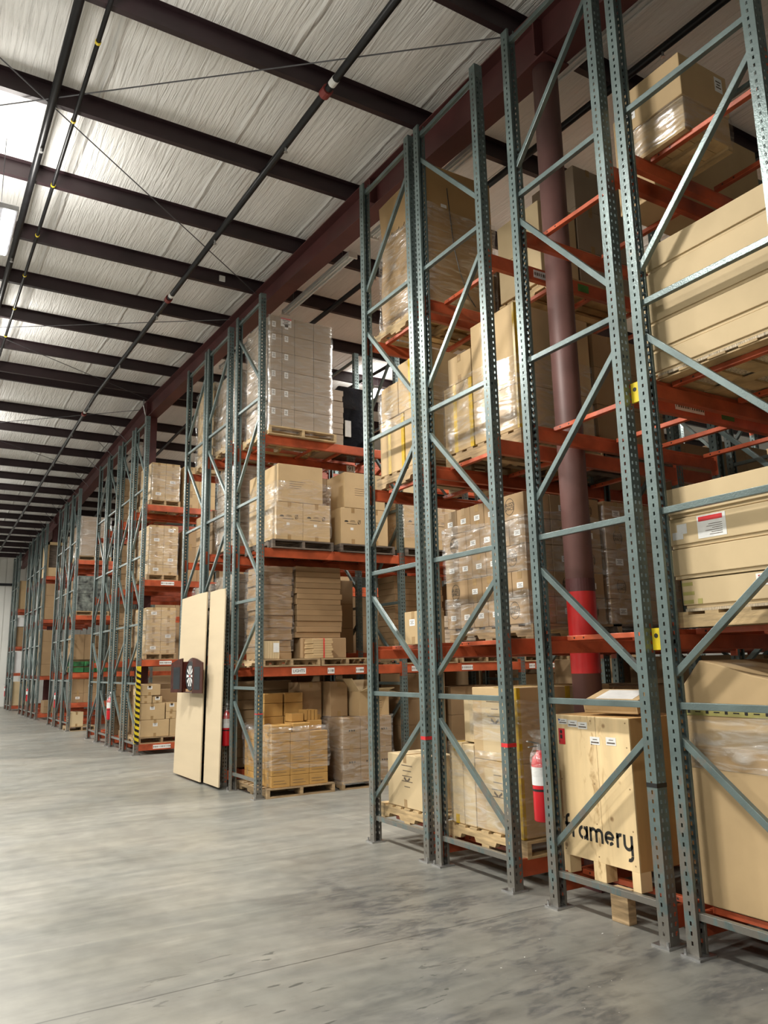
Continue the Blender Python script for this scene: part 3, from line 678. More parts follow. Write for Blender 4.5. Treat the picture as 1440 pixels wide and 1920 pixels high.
def flats(x0, y0, z0, x1, y1, z1, n_, load, mat='kraftd', adj='flat brown'):
    h = (z1-z0)/n_
    for i in range(n_):
        dx, dy = random.uniform(0, .03), random.uniform(0, .03)
        o = MB().box(0, 0, 0, x1-x0-.03, y1-y0-.03, h-.002).obj('flat_carton', mat, bevel=.004); o.location = (x0+dx, y0+dy, z0+i*h)
        tag(o, '%s carton, %s from the bottom of %s' % (adj, ORD[i], load), 'carton', 'flat cartons of '+load)

# ---- row A (right edge)
def longbox(x0, y0, z0, x1, y1, z1, label, mat='kraftp', grp=None):
    m = MB(); h = z1-z0; lip = h*.88
    m.box(x0+.012, y0+.012, z0, x1-.012, y1-.012, z1-.004)           # tray
    o = m.obj('long_carton', mat, bevel=.004); MB().box(x0, y0, z1-lip, x1, y1, z1-.003).obj('lid', mat, o, bevel=.004)
    tag(o, label, 'carton', grp); return o
A2X = 3.93
for i, (a, b, nm) in enumerate(((1.885, 2.06, 'bottom'), (2.062, 2.245, 'second'), (2.247, 2.43, 'third with red-headed pouch'), (2.432, 2.62, 'top'))):
    o = longbox(A2X+(.02 if i == 0 else 0), 1.35, a, 4.95, 3.09 if i == 0 else 3.135, b, 'long kraft carton, %s of four, head height, right edge' % nm, 'kraftp', 'long cartons on the second level, right edge')
    if i == 2:
        s = MB().box(A2X-.0015, 2.735, 2.285, A2X-.0003, 2.925, 2.42).obj('document_pouch', 'paper', o, fix=False); MB().box(A2X-.003, 2.755, 2.385, A2X-.0016, 2.915, 2.412).obj('pouch_header', 'redp', s)['label'] = 'red header strip'
        t = MB()
        for q in range(6): t.box(A2X-.003, 2.76, 2.30+.012*q, A2X-.0016, 2.76+random.uniform(.06, .14), 2.303+.012*q)
        t.obj('label_print', 'greyink', s)
        MB().box(A2X-.0015, 3.0, 2.33, A2X-.0003, 3.07, 2.39).obj('shipping_label', 'paper', o); MB().box(A2X-.0018, 3.03, 2.30, A2X-.0004, 3.105, 2.345).obj('shipping_label', 'paper', o)
    if i == 0:
        t = MB()
        for (y, z, w_, h_) in ((3.05, 2.03, .075, .02), (3.045, 1.975, .08, .02), (3.05, 1.925, .07, .022), (2.97, 1.925, .03, .03)): t.box(A2X+.018, y-w_/2, z-h_/2, A2X+.0198, y+w_/2, z+h_/2)
        t.obj('printed_tape', 'ptape', o)['label'] = 'olive tape pieces with print'
        s = MB().box(A2X+.017, 2.50, 1.98, A2X+.0198, 2.60, 2.045).obj('fragile_sticker', 'paper', o); t = MB()
        for y in (2.58, 2.565): t.box(A2X+.0155, y-.003, 2.015, A2X+.017, y+.003, 2.035); t.box(A2X+.0155, y-.006, 2.03, A2X+.017, y+.006, 2.036)
        t.box(A2X+.0155, 2.515, 2.018, A2X+.017, 2.54, 2.036); t.box(A2X+.0155, 2.51, 1.99, A2X+.017, 2.59, 1.995); t.obj('arrow_marks', 'redp', s)['label'] = 'red arrow and cup marks'
    if i == 3: MB().box(A2X-.0015, 3.05, 2.47, A2X-.0003, 3.13, 2.50).obj('printed_tape', 'ptape', o)
o = MB().box(A2X+.012, 1.4, 1.868, 4.9, 3.07, 1.884).obj('corrugated_pad', 'corr'); tag(o, 'corrugated cardboard pad under the long cartons at head height', 'pad')
o = MB(); o.box(A2X-.01, 1.4, 1.775, A2X+.03, 3.135, 1.848); o.box(A2X+.4, 1.4, 1.775, A2X+.45, 3.135, 1.848); o.box(A2X+.9, 1.4, 1.775, A2X+.95, 3.135, 1.848)
for y in lin(1.4, 3.04, 8): o.box(A2X-.01, y, 1.848, 4.9, y+.09, 1.866)
tag(o.obj('long_pallet', 'woodl'), 'long pale wooden pallet under the cartons at head height, right edge', 'pallet')
A3 = [(3.375, 3.515), (3.517, 3.705), (3.707, 3.875), (3.877, 4.06), (4.062, 4.24)]
for i, (a, b) in enumerate(A3):
    e = .08 if i in (0, 4) else 0
    longbox(A2X+.01, 1.3, a, 5.0, (3.20, 3.22, 3.20, 3.20, 3.14)[i], b, 'long pale kraft carton, %s of five high at the right edge' % TIER[i], 'kraftp', 'long cartons on the third level, right edge')
o = MB().box(A2X+.02, 1.4, 3.357, 4.9, 3.12, 3.374).obj('corrugated_pad', 'corr'); tag(o, 'corrugated cardboard pad under the high long cartons, right edge', 'pad')
o = MB()
for x in (3.95, 4.4, 4.9): o.box(x, 1.4, 3.333, x+.09, 3.14, 3.342)
for y in lin(1.4, 3.04, 8): o.box(3.94, y, 3.342, 4.99, y+.12, 3.356)
tag(o.obj('long_pallet', 'woodl'), 'thin pale wooden deck under the high long cartons, right edge', 'pallet')
# big box on the floor level
o = MB().prism([(1.2, .24), (3.14, .24), (3.16, 1.38), (3.14, 1.45), (3.02, 1.585), (2.9, 1.56), (2.7, 1.50), (2.5, 1.46), (1.9, 1.37), (1.2, 1.33)], 'x', 3.95, 4.9).obj('large_carton', 'kraft', bevel=.006)
tag(o, 'huge kraft carton with slanting torn top at the right edge, floor level', 'carton')
t = MB().box(3.947, 1.2, 1.272, 3.9495, 3.15, 1.315).obj('printed_tape', 'ptape', o); t['label'] = 'olive tape band with black print'
m = MB()
for i in range(24):
    y = 3.12-i*.062; 
    if i % 2: m.box(3.9455, y-.018, 1.29, 3.947, y+.018, 1.296)
    else: m.box(3.9455, y-.009, 1.284, 3.947, y+.009, 1.303)
m.obj('tape_print', 'ink', t)
MB().box(3.945, 1.2, 1.315, 3.9492, 3.155, 1.319).obj('panel_crease', 'kraftd', o); MB().box(3.947, 1.2, .98, 3.9495, 3.15, 1.10).obj('packing_tape', 'tape', o)
wrap(3.95, 1.3, .98, 4.9, 3.14, 1.3, 'strip of clear film around the huge carton at the right edge', sag=.05, off=.016); bigwrap = bpy.data.objects['stretch_wrap']; bigwrap.parent = o; [bigwrap.pop(q_) for q_ in ('label', 'category')]
o = MB().bar((3.99, 1.3, .215), (3.99, 3.1, .215), .045, .035).bar((4.75, 1.3, .215), (4.75, 3.1, .215), .045, .035).bar((3.99, 2.2, .215), (4.75, 2.2, .215), .045, .03, up=(0, 1, 0)).obj('pallet_skid', 'orange'); tag(o, 'orange steel skid under the huge carton at the right edge', 'skid')
# level 4
o = MB()
for x in (4.0, 4.22, 4.44): o.box(x, 2.775, 4.934, x+.05, 3.24, 4.965)
for y in lin(2.775, 3.15, 4): o.box(4.0, y, 4.965, 4.49, y+.09, 4.98)
tag(o.obj('small_pallet', 'woodl'), 'thin wooden pallet under the two cartons at the highest right', 'pallet')
o = carton(4.0, 2.77, 4.982, 4.48, 3.24, 5.178, 'film-wrapped kraft carton, lower of two at the highest right', 'kraft', 'two cartons at the highest right', None)
o = carton(3.985, 2.76, 5.178, 4.48, 3.25, 5.49, 'upper kraft carton with white labels at the highest right', 'kraft', 'two cartons at the highest right', None)
sticker(o, 'x', .06, .13, .10, .10, 'paper', .491, .486, .308); sticker(o, 'y', .40, .22, .08, .11, 'paper', .491, .486, .308)
wrap(4.0, 2.77, 4.94, 4.48, 3.24, 5.17, 'clear film around the lower carton at the highest right')
# ---- row B
def crate():
    g = empty('plywood_crate', (3.93, 3.57, .2)); tag(g, 'pale plywood crate with black lettering, foreground centre-right', 'crate')
    X, Y, Z = .55, .66, 1.03
    fp = MB().prism([(0, .115), (0, Z), (Y, Z), (Y, .115)], 'x', 0, .012).obj('front_panel', 'ply', g, bevel=.002)
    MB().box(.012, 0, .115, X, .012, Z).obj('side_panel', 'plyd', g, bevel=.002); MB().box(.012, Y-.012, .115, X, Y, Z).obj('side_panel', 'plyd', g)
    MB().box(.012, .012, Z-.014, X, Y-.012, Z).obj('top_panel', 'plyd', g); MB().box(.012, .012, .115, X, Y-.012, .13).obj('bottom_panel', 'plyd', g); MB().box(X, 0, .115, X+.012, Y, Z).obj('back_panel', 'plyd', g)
    for (a, b) in ((0, .065), (.28, .385), (Y-.06, Y)):
        for xx in (0, X-.10): MB().box(xx, a, 0, xx+.10, b, .115).obj('foot_block', 'ply', g, bevel=.002)
    sc_ = MB()
    for y in (.03, .33, .63):
        for z in (.15, .35, .6, .85, 1.0): sc_.tube([(-.0015, y, z), (0, y, z)], .005, 8)
    for z in (.2, .36, .52, .68, .84): sc_.tube([(.10+.3*((z*7) % 1)*.4, -.0015, z), (.10+.3*((z*7) % 1)*.4, 0, z)], .005, 8)
    sc_.obj('screw_head', 'kraftd', fp)
    # seam and scratches of the face veneer (shape of the wood itself)
    sm = MB(); sm.box(-.0006, .285, .25, 0, .288, 1.03)
    sm.obj('board_seam', 'kraftd', fp)
    def st(y, z, a, b, m_='paper', nm='shipping_label'):
        p = MB().box(-.0015, Y-y-a, z-b/2, -.0003, Y-y, z+b/2).obj(nm, m_, fp, fix=False)
        if m_ == 'paper': MB().box(-.0022, Y-y-a*.9, z-b*.3, -.0016, Y-y-a*.1, z-b*.12).box(-.0022, Y-y-a*.75, z+b*.12, -.0016, Y-y-a*.3, z+b*.22).obj('label_print', 'greyink', p)
        return p
    st(.03, .985, .085, .035); st(.12, .975, .09, .045); st(.215, .967, .085, .045); st(.32, .875, .085, .05); st(.46, .88, .085, .05)
    q = st(.025, .885, .06, .105, 'redp', 'red_sticker'); q['label'] = 'small red sticker'
    MB().tube([(-.0022, Y-.05, .915), (-.0016, Y-.05, .915)], .012, 10).box(-.0022, Y-.06, .87, -.0016, Y-.04, .895).obj('sticker_glyph', 'ink', q)
    MB().box(-.0017, Y-.045, .99, -.0016, Y-.03, 1.0).obj('label_mark', 'blue', fp)
    # lettering: strokes built in the plane of the panel; s runs left to right, t up
    LM = MB(); H = .088; W = .0205
    def seg(p, q2):
        p = Vector(p); q2 = Vector(q2); d = (q2-p).normalized(); n_ = Vector((-d.y, d.x))*W/2; k = len(LM.v)
        for c in (p-n_, q2-n_, q2+n_, p+n_): LM.v.append((-.0009, Y-.032-c.x, .235+c.y))
        LM.f.append((k, k+1, k+2, k+3))
    def arc(cx, cy, r, a0, a1, n_=14, ry=None):
        ry = ry or r; k = len(LM.v)
        for i in range(n_+1):
            a = math.radians(a0+(a1-a0)*i/n_)
            for rr, r_y in ((r-W/2, ry-W/2), (r+W/2, ry+W/2)): LM.v.append((-.0009, Y-.032-(cx+math.cos(a)*rr), .235+cy+math.sin(a)*r_y))
        for i in range(n_): LM.f.append((k+2*i, k+2*i+1, k+2*i+3, k+2*i+2))
    x = .02; r = H/2-W/2
    # f
    seg((x, 0), (x, H+.022)); arc(x+.026, H+.022, .026, 180, 80); seg((x-.018, H-.008), (x+.034, H-.008)); x += .058
    # r
    seg((x, 0), (x, H)); arc(x+.03, H-.038, .03, 170, 75); x += .062
    # a (stencil bowl)
    c = x+r; arc(c, H/2, r, 95, 262); arc(c, H/2, r, -82, 78); seg((c+r+.002, 0), (c+r+.002, H)); x += 2*r+.035
    # m
    seg((x, 0), (x, H)); arc(x+.026, H-.034, .026, 165, 0); seg((x+.052, 0), (x+.052, H-.034)); arc(x+.078, H-.034, .026, 165, 0); seg((x+.104, 0), (x+.104, H-.034)); x += .135
    # e
    c = x+r; arc(c, H/2, r, 8, 250); arc(c, H/2, r, 268, 322); seg((c-r, H/2), (c+r, H/2)); x += 2*r+.035
    # r
    seg((x, 0), (x, H)); arc(x+.03, H-.038, .03, 170, 75); x += .06
    # y
    arc(x+.03, .034, .03, 180, 360); seg((x, .034), (x, H)); seg((x+.06, -.03), (x+.06, H)); arc(x+.034, -.032, .026, 0, -110); x += .08
    k_ = .60/(x)  # fit to width
    for i, vv in enumerate(LM.v): LM.v[i] = (vv[0], Y-.032-(Y-.032-vv[1])*k_, vv[2])
    LM.obj('painted_lettering', 'ink', fp, fix=False)['label'] = 'black lettering reading framery'
crate()
o = MB().prism([(0, 0), (.3, 0), (.3, .10), (.05, .03), (0, .02)], 'x', 0, .28)
g = MB().box(-.14, -.2, 0, .14, .2, .085).obj('small_carton', 'kraft', bevel=.004); g.location = (4.17, 3.84, 1.245); g.rotation_euler = (0, math.radians(-14), math.radians(12)); g.location.z += .035
tag(g, 'small tilted parcel with white papers on top of the plywood crate', 'carton')
MB().box(-.09, -.15, .0852, .11, .13, .0865).obj('paper_document', 'paper', g); MB().box(-.141, -.19, .02, -.1402, .19, .07).obj('film_strip', 'tape', g)
o = MB().prism([(3.66, 0), (3.80, 0), (3.80, .2), (3.66, .2)], 'x', 3.9, 3.97).obj('wood_post', 'wood', bevel=.004); tag(o, 'short weathered timber block standing under the plywood crate', 'timber block')
# B4 load with a green sticker
o = carton(4.42, 3.36, 4.935, 5.75, 3.70, 5.75, 'large brown carton with a bright green sticker, top right', 'kraft', None, 'y'); 
p = sticker(o, 'y', .79, .64, .085, .15, 'green', 1.326, .336, .81, 'green_sticker'); p['label'] = 'bright green sticker'
# ---- row C, floor
pallet(3.93, 4.6, .2, 1.02, .98, 'pale wooden pallet under the yellow-taped tall cartons', 'woodl')
LDC = 'the tall yellow-taped floor load'
def prn(o, w_, d, h, n_=5, u=None, face='x'):
    m = MB(); u = u or d*.5; e = .0018
    for i in range(n_):
        ww = random.uniform(.04, .1); v = h*(.80-.10*i)
        if face == 'x': m.box(-e, (d-u)-ww, v-.003, -.0002, (d-u)+ww, v+.003)
        else: m.box(u-ww, -e, v-.003, u+ww, -.0002, v+.003)
    for s in (-1, 1):   # small wing mark
        a = [(0, .0), (.045*s, .03), (.05*s, .012), (.012*s, -.012)]
        k = len(m.v); vv = h*.52
        for p, q in a: m.v.append((-e, (d-u)-p, vv+q) if face == 'x' else (u+p, -e, vv+q))
        m.f.append((k, k+1, k+2, k+3))
    m.obj('faded_print', 'greyink', o, fix=False)
for (z0, z1, tn) in ((.322, .85, 'lower'), (.85, 1.405, 'upper')):
    o = carton(3.94, 4.645, z0, 4.93, 5.2, z1, 'tall kraft carton with printed panel, %s, near corner of %s' % (tn, LDC), 'kraft', 'cartons of '+LDC, 'corner', 'ytape')
    q = MB().box(-.0008, .12, .03, -.0002, .43, z1-z0-.06).obj('printed_panel', 'kraftp', o); q['label'] = 'paler printed panel'; prn(o, .98, .551, z1-z0, 4, .28)
o = carton(3.94, 5.205, .322, 4.5, 5.36, .95, 'narrow kraft carton, second from the near corner of '+LDC, 'kraftp', 'cartons of '+LDC, None)
o = carton(3.94, 5.362, .322, 4.5, 5.545, .96, 'kraft carton with yellow tape at the far end of '+LDC, 'kraftp', 'cartons of '+LDC, 'x', 'ytape')
o = carton(4.0, 5.21, .96, 4.9, 5.40, 1.33, 'kraft carton set back on top of '+LDC, 'kraftp', 'cartons of '+LDC, None)
wrap(3.94, 4.645, .34, 4.93, 5.54, .97, 'clear film wrapped low around '+LDC, sag=.06); wrap(3.94, 4.645, 1.0, 4.93, 5.21, 1.33, 'clear film wrapped high around '+LDC, off=.022, sag=.04)
pallet(4.98, 4.62, .2, 1.0, .9, 'wooden pallet behind the tall yellow-taped load', 'wood')
grid([4.98, 5.45, 5.9], [4.65, 5.45], [.322, .86, 1.38], 'the brown load right of the red-banded column', 'kraftd', 'y', adj='brown')
# ---- row C, level 2 : ring-logo cartons
pallet(4.12, 4.62, 1.772, .98, 1.1, 'wooden pallet under the ring logo cartons', 'wood', .115)
LB = 'the ring logo load'
zt = lin(1.89, 2.945, 5)
for k in range(5):
    big_near = k % 2 == 0
    ys = [4.65, 4.97, 5.165, 5.36, 5.555, 5.755] if big_near else [4.65, 4.845, 5.04, 5.235, 5.43, 5.755]
    for j in range(5):
        big = (j == 0) if big_near else (j == 4)
        o = carton(4.12, ys[j], zt[k], 4.12+.28, ys[j+1], zt[k+1], '%s carton, %s tier, %s from the near corner, %s' % ('ring logo' if big else 'white-labelled', tname(k, 5), ORD[j], LB), 'kraftd', 'cartons of '+LB, 'x' if not big else None)
        w_, d, h = .276, ys[j+1]-ys[j]-.004, zt[k+1]-zt[k]-.002
        if big: logo(o, 'x', d*.45, h*.52, .07, w_, d)
        else: sticker(o, 'x', d*.5, h*.45, .075, .045, 'paper', w_, d, h)
        if j == 0: (sticker(o, 'y', .14, h*.45, .09, .05, 'paper', w_, d, h) if k % 2 else logo(o, 'y', .14, h*.5, .06, w_, d))
    for i in (1, 2):
        x = 4.12+.28*i; o = carton(x, 4.65, zt[k], x+.28, 4.96, zt[k+1], '%s carton, %s tier, %s across the shaded side, %s' % ('ring logo' if (i+k) % 2 == 0 else 'white-labelled', tname(k, 5), ORD[i], LB), 'kraftd', 'cartons of '+LB, 'y')
        if (i+k) % 2 == 0: logo(o, 'y', .14, .105, .062, .276, .3)
        else: sticker(o, 'y', .14, .1, .09, .05, 'paper', .276, .3, .2)
wrap(4.12, 4.65, 1.84, 4.96, 5.755, 2.16, 'clear film around the lower tiers of '+LB, sag=.03); wrap(4.12, 4.65, 2.3, 4.96, 5.755, 2.80, 'clear film around the upper tiers of '+LB, sag=.05, off=.02)
LB2 = 'the second ring logo load right of the column'
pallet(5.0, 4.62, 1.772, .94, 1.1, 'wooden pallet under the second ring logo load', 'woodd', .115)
def lb2(o, i, j, k, w_, d, h):
    if (i+k) % 2: logo(o, 'y', w_/2, h/2, .065, w_, d)
    else: sticker(o, 'y', w_*.5, h*.5, .09, .055, 'paper', w_, d, h)
grid(lin(5.02, 5.9, 3), [4.65, 4.95], zt, LB2, 'kraftd', 'y', lb2, adj='brown')
wrap(5.02, 4.65, 1.84, 5.9, 4.95, 2.9, 'clear film around '+LB2)
# ---- row C, level 3
pallet(4.12, 4.63, 3.332, .95, 1.05, 'old wooden pallet under the big kraft cartons behind the column', 'wood', .14)
LC = 'the third-level yellow-taped load'
for a, b, tn in ((3.475, 3.86, 'lower'), (3.86, 4.575, 'tall upper')):
    o = carton(4.12, 4.64, a, 4.98, 5.24, b, '%s kraft carton at the near corner of %s' % (tn, LC), 'kraft', 'cartons of '+LC, 'corner', 'ytape')
    q = MB().box(-.0012, .28, .04, -.0002, .46, b-a-.05).obj('printed_panel', 'kraftp', o); q['label'] = 'paler panel'
o = carton(4.12, 5.25, 3.475, 4.98, 5.68, 4.12, 'kraft carton with yellow tape at the far end of '+LC, 'kraft', 'cartons of '+LC, 'ring', 'ytape')
o = carton(4.12, 5.25, 4.12, 4.98, 5.60, 4.39, 'small upper kraft carton at the far end of '+LC, 'kraft', 'cartons of '+LC, 'x')
wrap(4.12, 4.64, 3.5, 4.98, 5.68, 4.15, 'clear film around '+LC, sag=.05)
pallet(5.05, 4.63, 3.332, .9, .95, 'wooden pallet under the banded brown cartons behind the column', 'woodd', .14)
grid([5.05, 5.48, 5.92], [4.66, 5.3], [3.475, 3.83, 4.18, 4.5], 'the banded brown load behind the column', 'kraftd', 'y', adj='brown')
# ---- row C, level 4 and row D level 4 behind
pallet(4.75, 4.75, 4.93, 1.1, .8, 'pale wooden pallet high behind the column', 'woodl')
grid([4.72, 5.2], [4.9, 5.5], [5.05, 5.45, 5.86], 'the pale load high left of the column', 'kraftp', 'x', adj='pale')
grid([5.22, 5.62, 5.96], [4.9, 5.5], [5.05, 5.5, 5.95, 6.4], 'the taller load high right of the column', 'kraftgrey', 'y', adj='brown')
# ---- row D
pallet(4.02, 5.74, 4.93, .9, 1.1, 'pale wooden pallet overhanging under the tall wrapped carton', 'woodl', .135)
m = MB()
nz = 14
for k in range(nz+1):
    t = k/nz; b = .025*math.sin(t*PI*2.4)+.02*t
    for (x, y) in ((4.05, 5.745), (4.86, 5.745), (4.86, 6.62), (4.05, 6.62+b)): m.v.append((x, y, 5.07+1.47*t+(0.0 if y < 6 else -.02*t)))
for k in range(nz):
    for i in range(4): a = k*4+i; c = k*4+(i+1) % 4; m.f.append((a, c, c+4, a+4))
m.f.append((3, 2, 1, 0)); m.f.append(tuple(nz*4+i for i in range(4)))
o = m.obj('tall_carton', 'kraftg'); o.data.materials[0] = nmat('tan brown cardboard', (.40, .25, .105), .6, 0, .06, 3, .05, 25)
tag(o, 'tall film-wrapped brown carton standing high near the rafter', 'carton')
m = MB(); pts = [(4.30, 5.741, 6.33), (4.33, 5.741, 6.0), (4.36, 5.741, 5.7), (4.42, 5.741, 5.45), (4.52, 5.739, 5.2), (4.6, 5.738, 5.1)]; m.tube(pts, .005, 6).obj('cord', 'black', o)
MB().box(4.22, 5.7425, 6.10, 4.29, 5.7445, 6.135).obj('shipping_label', 'paper', o)
m = MB()     # scribbled marker writing, illegible as in the photo
for i in range(12): y = 6.42-.035*i; m.bar((4.046, y, 6.05+.02*math.sin(i*2.1)), (4.046, y-.02, 6.05+.03*math.cos(i*1.7)+.03), .002, .006)
m.obj('marker_scribble', 'ink', o)
wrap(4.05, 5.745, 5.03, 4.86, 6.62, 6.1, 'clear shiny film around the tall carton near the rafter', off=.03, sag=.1, amp=.022)
dim([4.98, 5.45, 5.9], [5.74, 6.4], [4.935, 5.35, 5.8], 'the dark load beside the tall wrapped carton', 'kraftd', 'y', adj='brown')
LD = 'the near block corner load, third level'
pallet(4.0, 5.74, 3.332, .95, 1.0, 'old wooden pallet of the load beside the twin glare', 'wood', .14)
def d3(): 
    carton(4.0, 5.75, 3.475, 4.9, 6.19, 4.05, 'kraft carton, lower near corner of '+LD, 'kraft', 'cartons of '+LD, 'ring', 'ytape')
    carton(4.0, 6.2, 3.475, 4.9, 6.66, 4.04, 'kraft carton with yellow stripe, lower far end of '+LD, 'kraft', 'cartons of '+LD, 'ring', 'ytape')
    carton(4.0, 5.75, 4.05, 4.9, 6.29, 4.56, 'kraft carton, upper near corner of '+LD, 'kraft', 'cartons of '+LD, 'ring', 'ytape')
    carton(4.0, 6.30, 4.05, 4.9, 6.62, 4.40, 'kraft carton, upper far end of '+LD, 'kraft', 'cartons of '+LD, 'x')
d3(); wrap(4.0, 5.75, 3.9, 4.9, 6.66, 4.37, 'clear film around the upper half of '+LD, sag=.05)
o = carton(3.96, 5.93, 1.772, 4.22, 6.22, 2.075, 'lone kraft carton with white label on the corner second level', 'kraft', None, 'x'); sticker(o, 'x', .13, .2, .09, .06, 'paper', .26, .286, .3)
flats(4.45, 5.8, 1.772, 5.2, 6.5, 2.05, 5, 'the low stack by the logo load', 'kraftgrey', 'flat grey')
pallet(3.92, 5.72, .2, 1.02, .95, 'pale wooden pallet at the near block corner', 'woodl', .13)
o = carton(3.93, 5.93, .333, 4.3, 6.53, .79, 'kraft carton with printed side at the near block corner', 'kraftp', None, 'x'); prn(o, .366, .596, .455, 5, .33)
carton(4.35, 5.8, .333, 4.9, 6.4, .72, 'kraft carton behind the printed one at the near block corner', 'kraft', None, 'y')
# ---- row E
pallet(3.9, 9.38, 4.675, 1.02, 1.0, 'pallet under the tall shrink-wrapped tower, second block', 'woodl')
XE = [3.92, 4.10, 4.29, 4.585, 4.87]; LE = 'the tall wrapped tower'
def le(o, i, j, k, w_, d, h):
    if i < 2 and j == 0: sticker(o, 'y', w_*.32 if i == 0 else w_*.35, h*.80 if k < 5 else h*.5, .055, .085, 'paper', w_, d, h)
og = grid(XE, [9.42, 9.85, 10.28], lin(4.8, 6.41, 6), LE, 'kraftgrey', None, le, adj='grey-brown')
p = sticker(og[(1, 0, 5)], 'y', .06, .19, .16, .13, 'paper', .186, .426, .266, 'document_pouch'); MB().box(-.02, -.0025, .232, .14, -.0013, .252).obj('pouch_header', 'redp', p)['label'] = 'dark red header strip'
wrap(3.92, 9.42, 4.72, 4.87, 10.28, 6.40, 'clear film around the tall wrapped tower', amp=.02, off=.018)
flats(4.93, 9.75, 4.68, 5.25, 10.3, 5.62, 11, 'the narrow stack beside the tall tower', 'kraftgrey', 'flat grey')
o = MB().prism([(9.9, 4.68), (10.3, 4.68), (10.32, 5.5), (10.25, 5.75), (10.0, 5.8), (9.88, 5.4)], 'x', 5.28, 5.84).obj('wrapped_bundle', 'blackwrap', bevel=.03); tag(o, 'black film-wrapped bundle beside the number 91 sign', 'bundle')
s = MB().box(5.32, 9.86, 4.95, 5.42, 9.875, 5.2).obj('shipping_label', 'paper', o)
LE3 = 'the marked carton load'
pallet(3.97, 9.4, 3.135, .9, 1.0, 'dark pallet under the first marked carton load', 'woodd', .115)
def mk(o, i, j, k, w_, d, h):
    if j == 0:
        m = MB(); e = .0014
        for (u, v, a, b) in ((.22, .62, .03, .007), (.22, .636, .018, .006), (.48, .62, .045, .002), (.48, .65, .035, .002), (.45, .56, .08, .003)): m.box(w_*u-a, -e, h*v-b, w_*u+a, -.0003, h*v+b)
        cx, cz = w_*.76, h*.62
        for q in range(12):
            a0, a1 = 2*PI*q/12, 2*PI*(q+1)/12; m.bar((cx+.02*math.cos(a0), -e, cz+.026*math.sin(a0)), (cx+.02*math.cos(a1), -e, cz+.026*math.sin(a1)), .005, .0012, up=(math.cos(a0), 0, math.sin(a0)))
        m.bar((cx-.02, -e, cz-.03), (cx+.02, -e, cz+.03), .006, .0012, up=(1, 0, -1))
        m.obj('printed_marks', 'ink', o, fix=False); sticker(o, 'y', w_*.45, h*.42, .045, .035, 'paper', w_, d, h)
def sm(o, w_, h):
    m = MB()
    for q in range(4): m.box(w_*.25, -.0014, h*(.55-.06*q), w_*(.25+.35-.04*q), -.0003, h*(.55-.06*q)+.004)
    m.obj('printed_marks', 'greyink', o, fix=False)
grid([4.02, 4.42, 4.83], [9.42, 9.9, 10.38], [3.252, 3.765], 'the first '+LE3, 'kraft', 'y', mk)
o = carton(4.05, 9.42, 3.767, 4.72, 10.0, 4.29, 'wide upper carton with small print on the first '+LE3, 'kraft', None, None); sm(o, .666, .52)
o = carton(4.02, 10.02, 3.767, 4.6, 10.38, 4.25, 'rear upper carton on the first '+LE3, 'kraft', None, None)
wrap(4.02, 9.42, 3.3, 4.83, 10.38, 4.1, 'clear film around the first marked carton load', sag=.25, amp=.02)
pallet(4.98, 9.4, 3.135, .88, 1.0, 'dark pallet under the second marked carton load', 'woodd', .115)
grid([5.0, 5.38, 5.76], [9.42, 9.9], [3.252, 3.765], 'the second '+LE3, 'kraft', 'y', mk)
o = carton(5.06, 9.42, 3.767, 5.72, 9.98, 4.28, 'wide upper carton with small print on the second '+LE3, 'kraft', None, None); sm(o, .656, .51)
pallet(6.05, 9.4, 3.135, .95, 1.0, 'dark pallet under the third marked carton load', 'woodd', .115)
grid([6.04, 6.52, 6.98], [9.42, 9.9], [3.252, 3.89], 'the third '+LE3, 'kraft', 'y', mk)
carton(6.04, 9.42, 3.892, 6.6, 9.9, 4.22, 'upper carton on the third '+LE3, 'kraftp', None, None)
wrap(6.04, 9.42, 3.4, 6.98, 9.9, 3.98, 'clear film around the third marked carton load', sag=.05)
dim([7.1, 7.6, 8.0], [9.5, 9.95], [3.14, 3.6, 4.05], 'the fourth pale load, second block', 'kraftp', 'y', adj='pale')
# level 2 of E
pallet(3.86, 9.44, 1.597, .82, 1.0, 'wooden pallet under the small cartons, second block', 'wood', .1); pallet(4.7, 9.44, 1.597, .78, 1.0, 'wooden pallet under the red-strapped bundle', 'wood', .1); pallet(5.98, 9.44, 1.597, .95, 1.0, 'empty wooden pallet right of the red-strapped bundle', 'wood', .1); pallet(7.0, 9.44, 1.597, .95, 1.0, 'empty wooden pallet behind the near block upright', 'wood', .1)
pallet(8.2, 9.44, 1.597, .95, 1.0, 'empty wooden pallet seen beside the column', 'wood', .1); pallet(9.2, 9.44, 1.597, .95, 1.0, 'farthest empty wooden pallet along the golden carton row', 'wood', .1)
flats(3.98, 9.78, 1.70, 4.44, 10.36, 2.94, 15, 'the left tall stack, second block', 'kraftd', 'flat brown')
flats(4.48, 9.78, 1.98, 5.20, 10.36, 2.96, 13, 'the right tall stack, second block', 'kraftd', 'flat brown')
carton(4.55, 9.72, 1.70, 5.22, 10.36, 1.975, 'wide brown carton under the right tall flat stack', 'kraftd', None, None)
wrap(3.98, 9.79, 1.8, 4.44, 10.36, 2.94, 'clear film around the left tall flat stack', amp=.02)
flats(6.1, 9.85, 1.7, 7.0, 10.36, 2.9, 13, 'the shadowed stack, second bay', 'kraftd', 'flat brown')
for i in range(7):
    o = MB().box(3.87+.034*i, 9.47, 1.70, 3.902+.034*i, 9.72, 1.925).obj('thin_carton', 'kraftp', bevel=.002); tag(o, 'thin upright carton, %s from the left in the small row' % ORD[i], 'carton', 'thin cartons in a row, second block')
    if i == 6: MB().box(4.02, 9.468, 1.78, 4.1, 9.4695, 1.9).obj('shipping_label', 'paper', o)
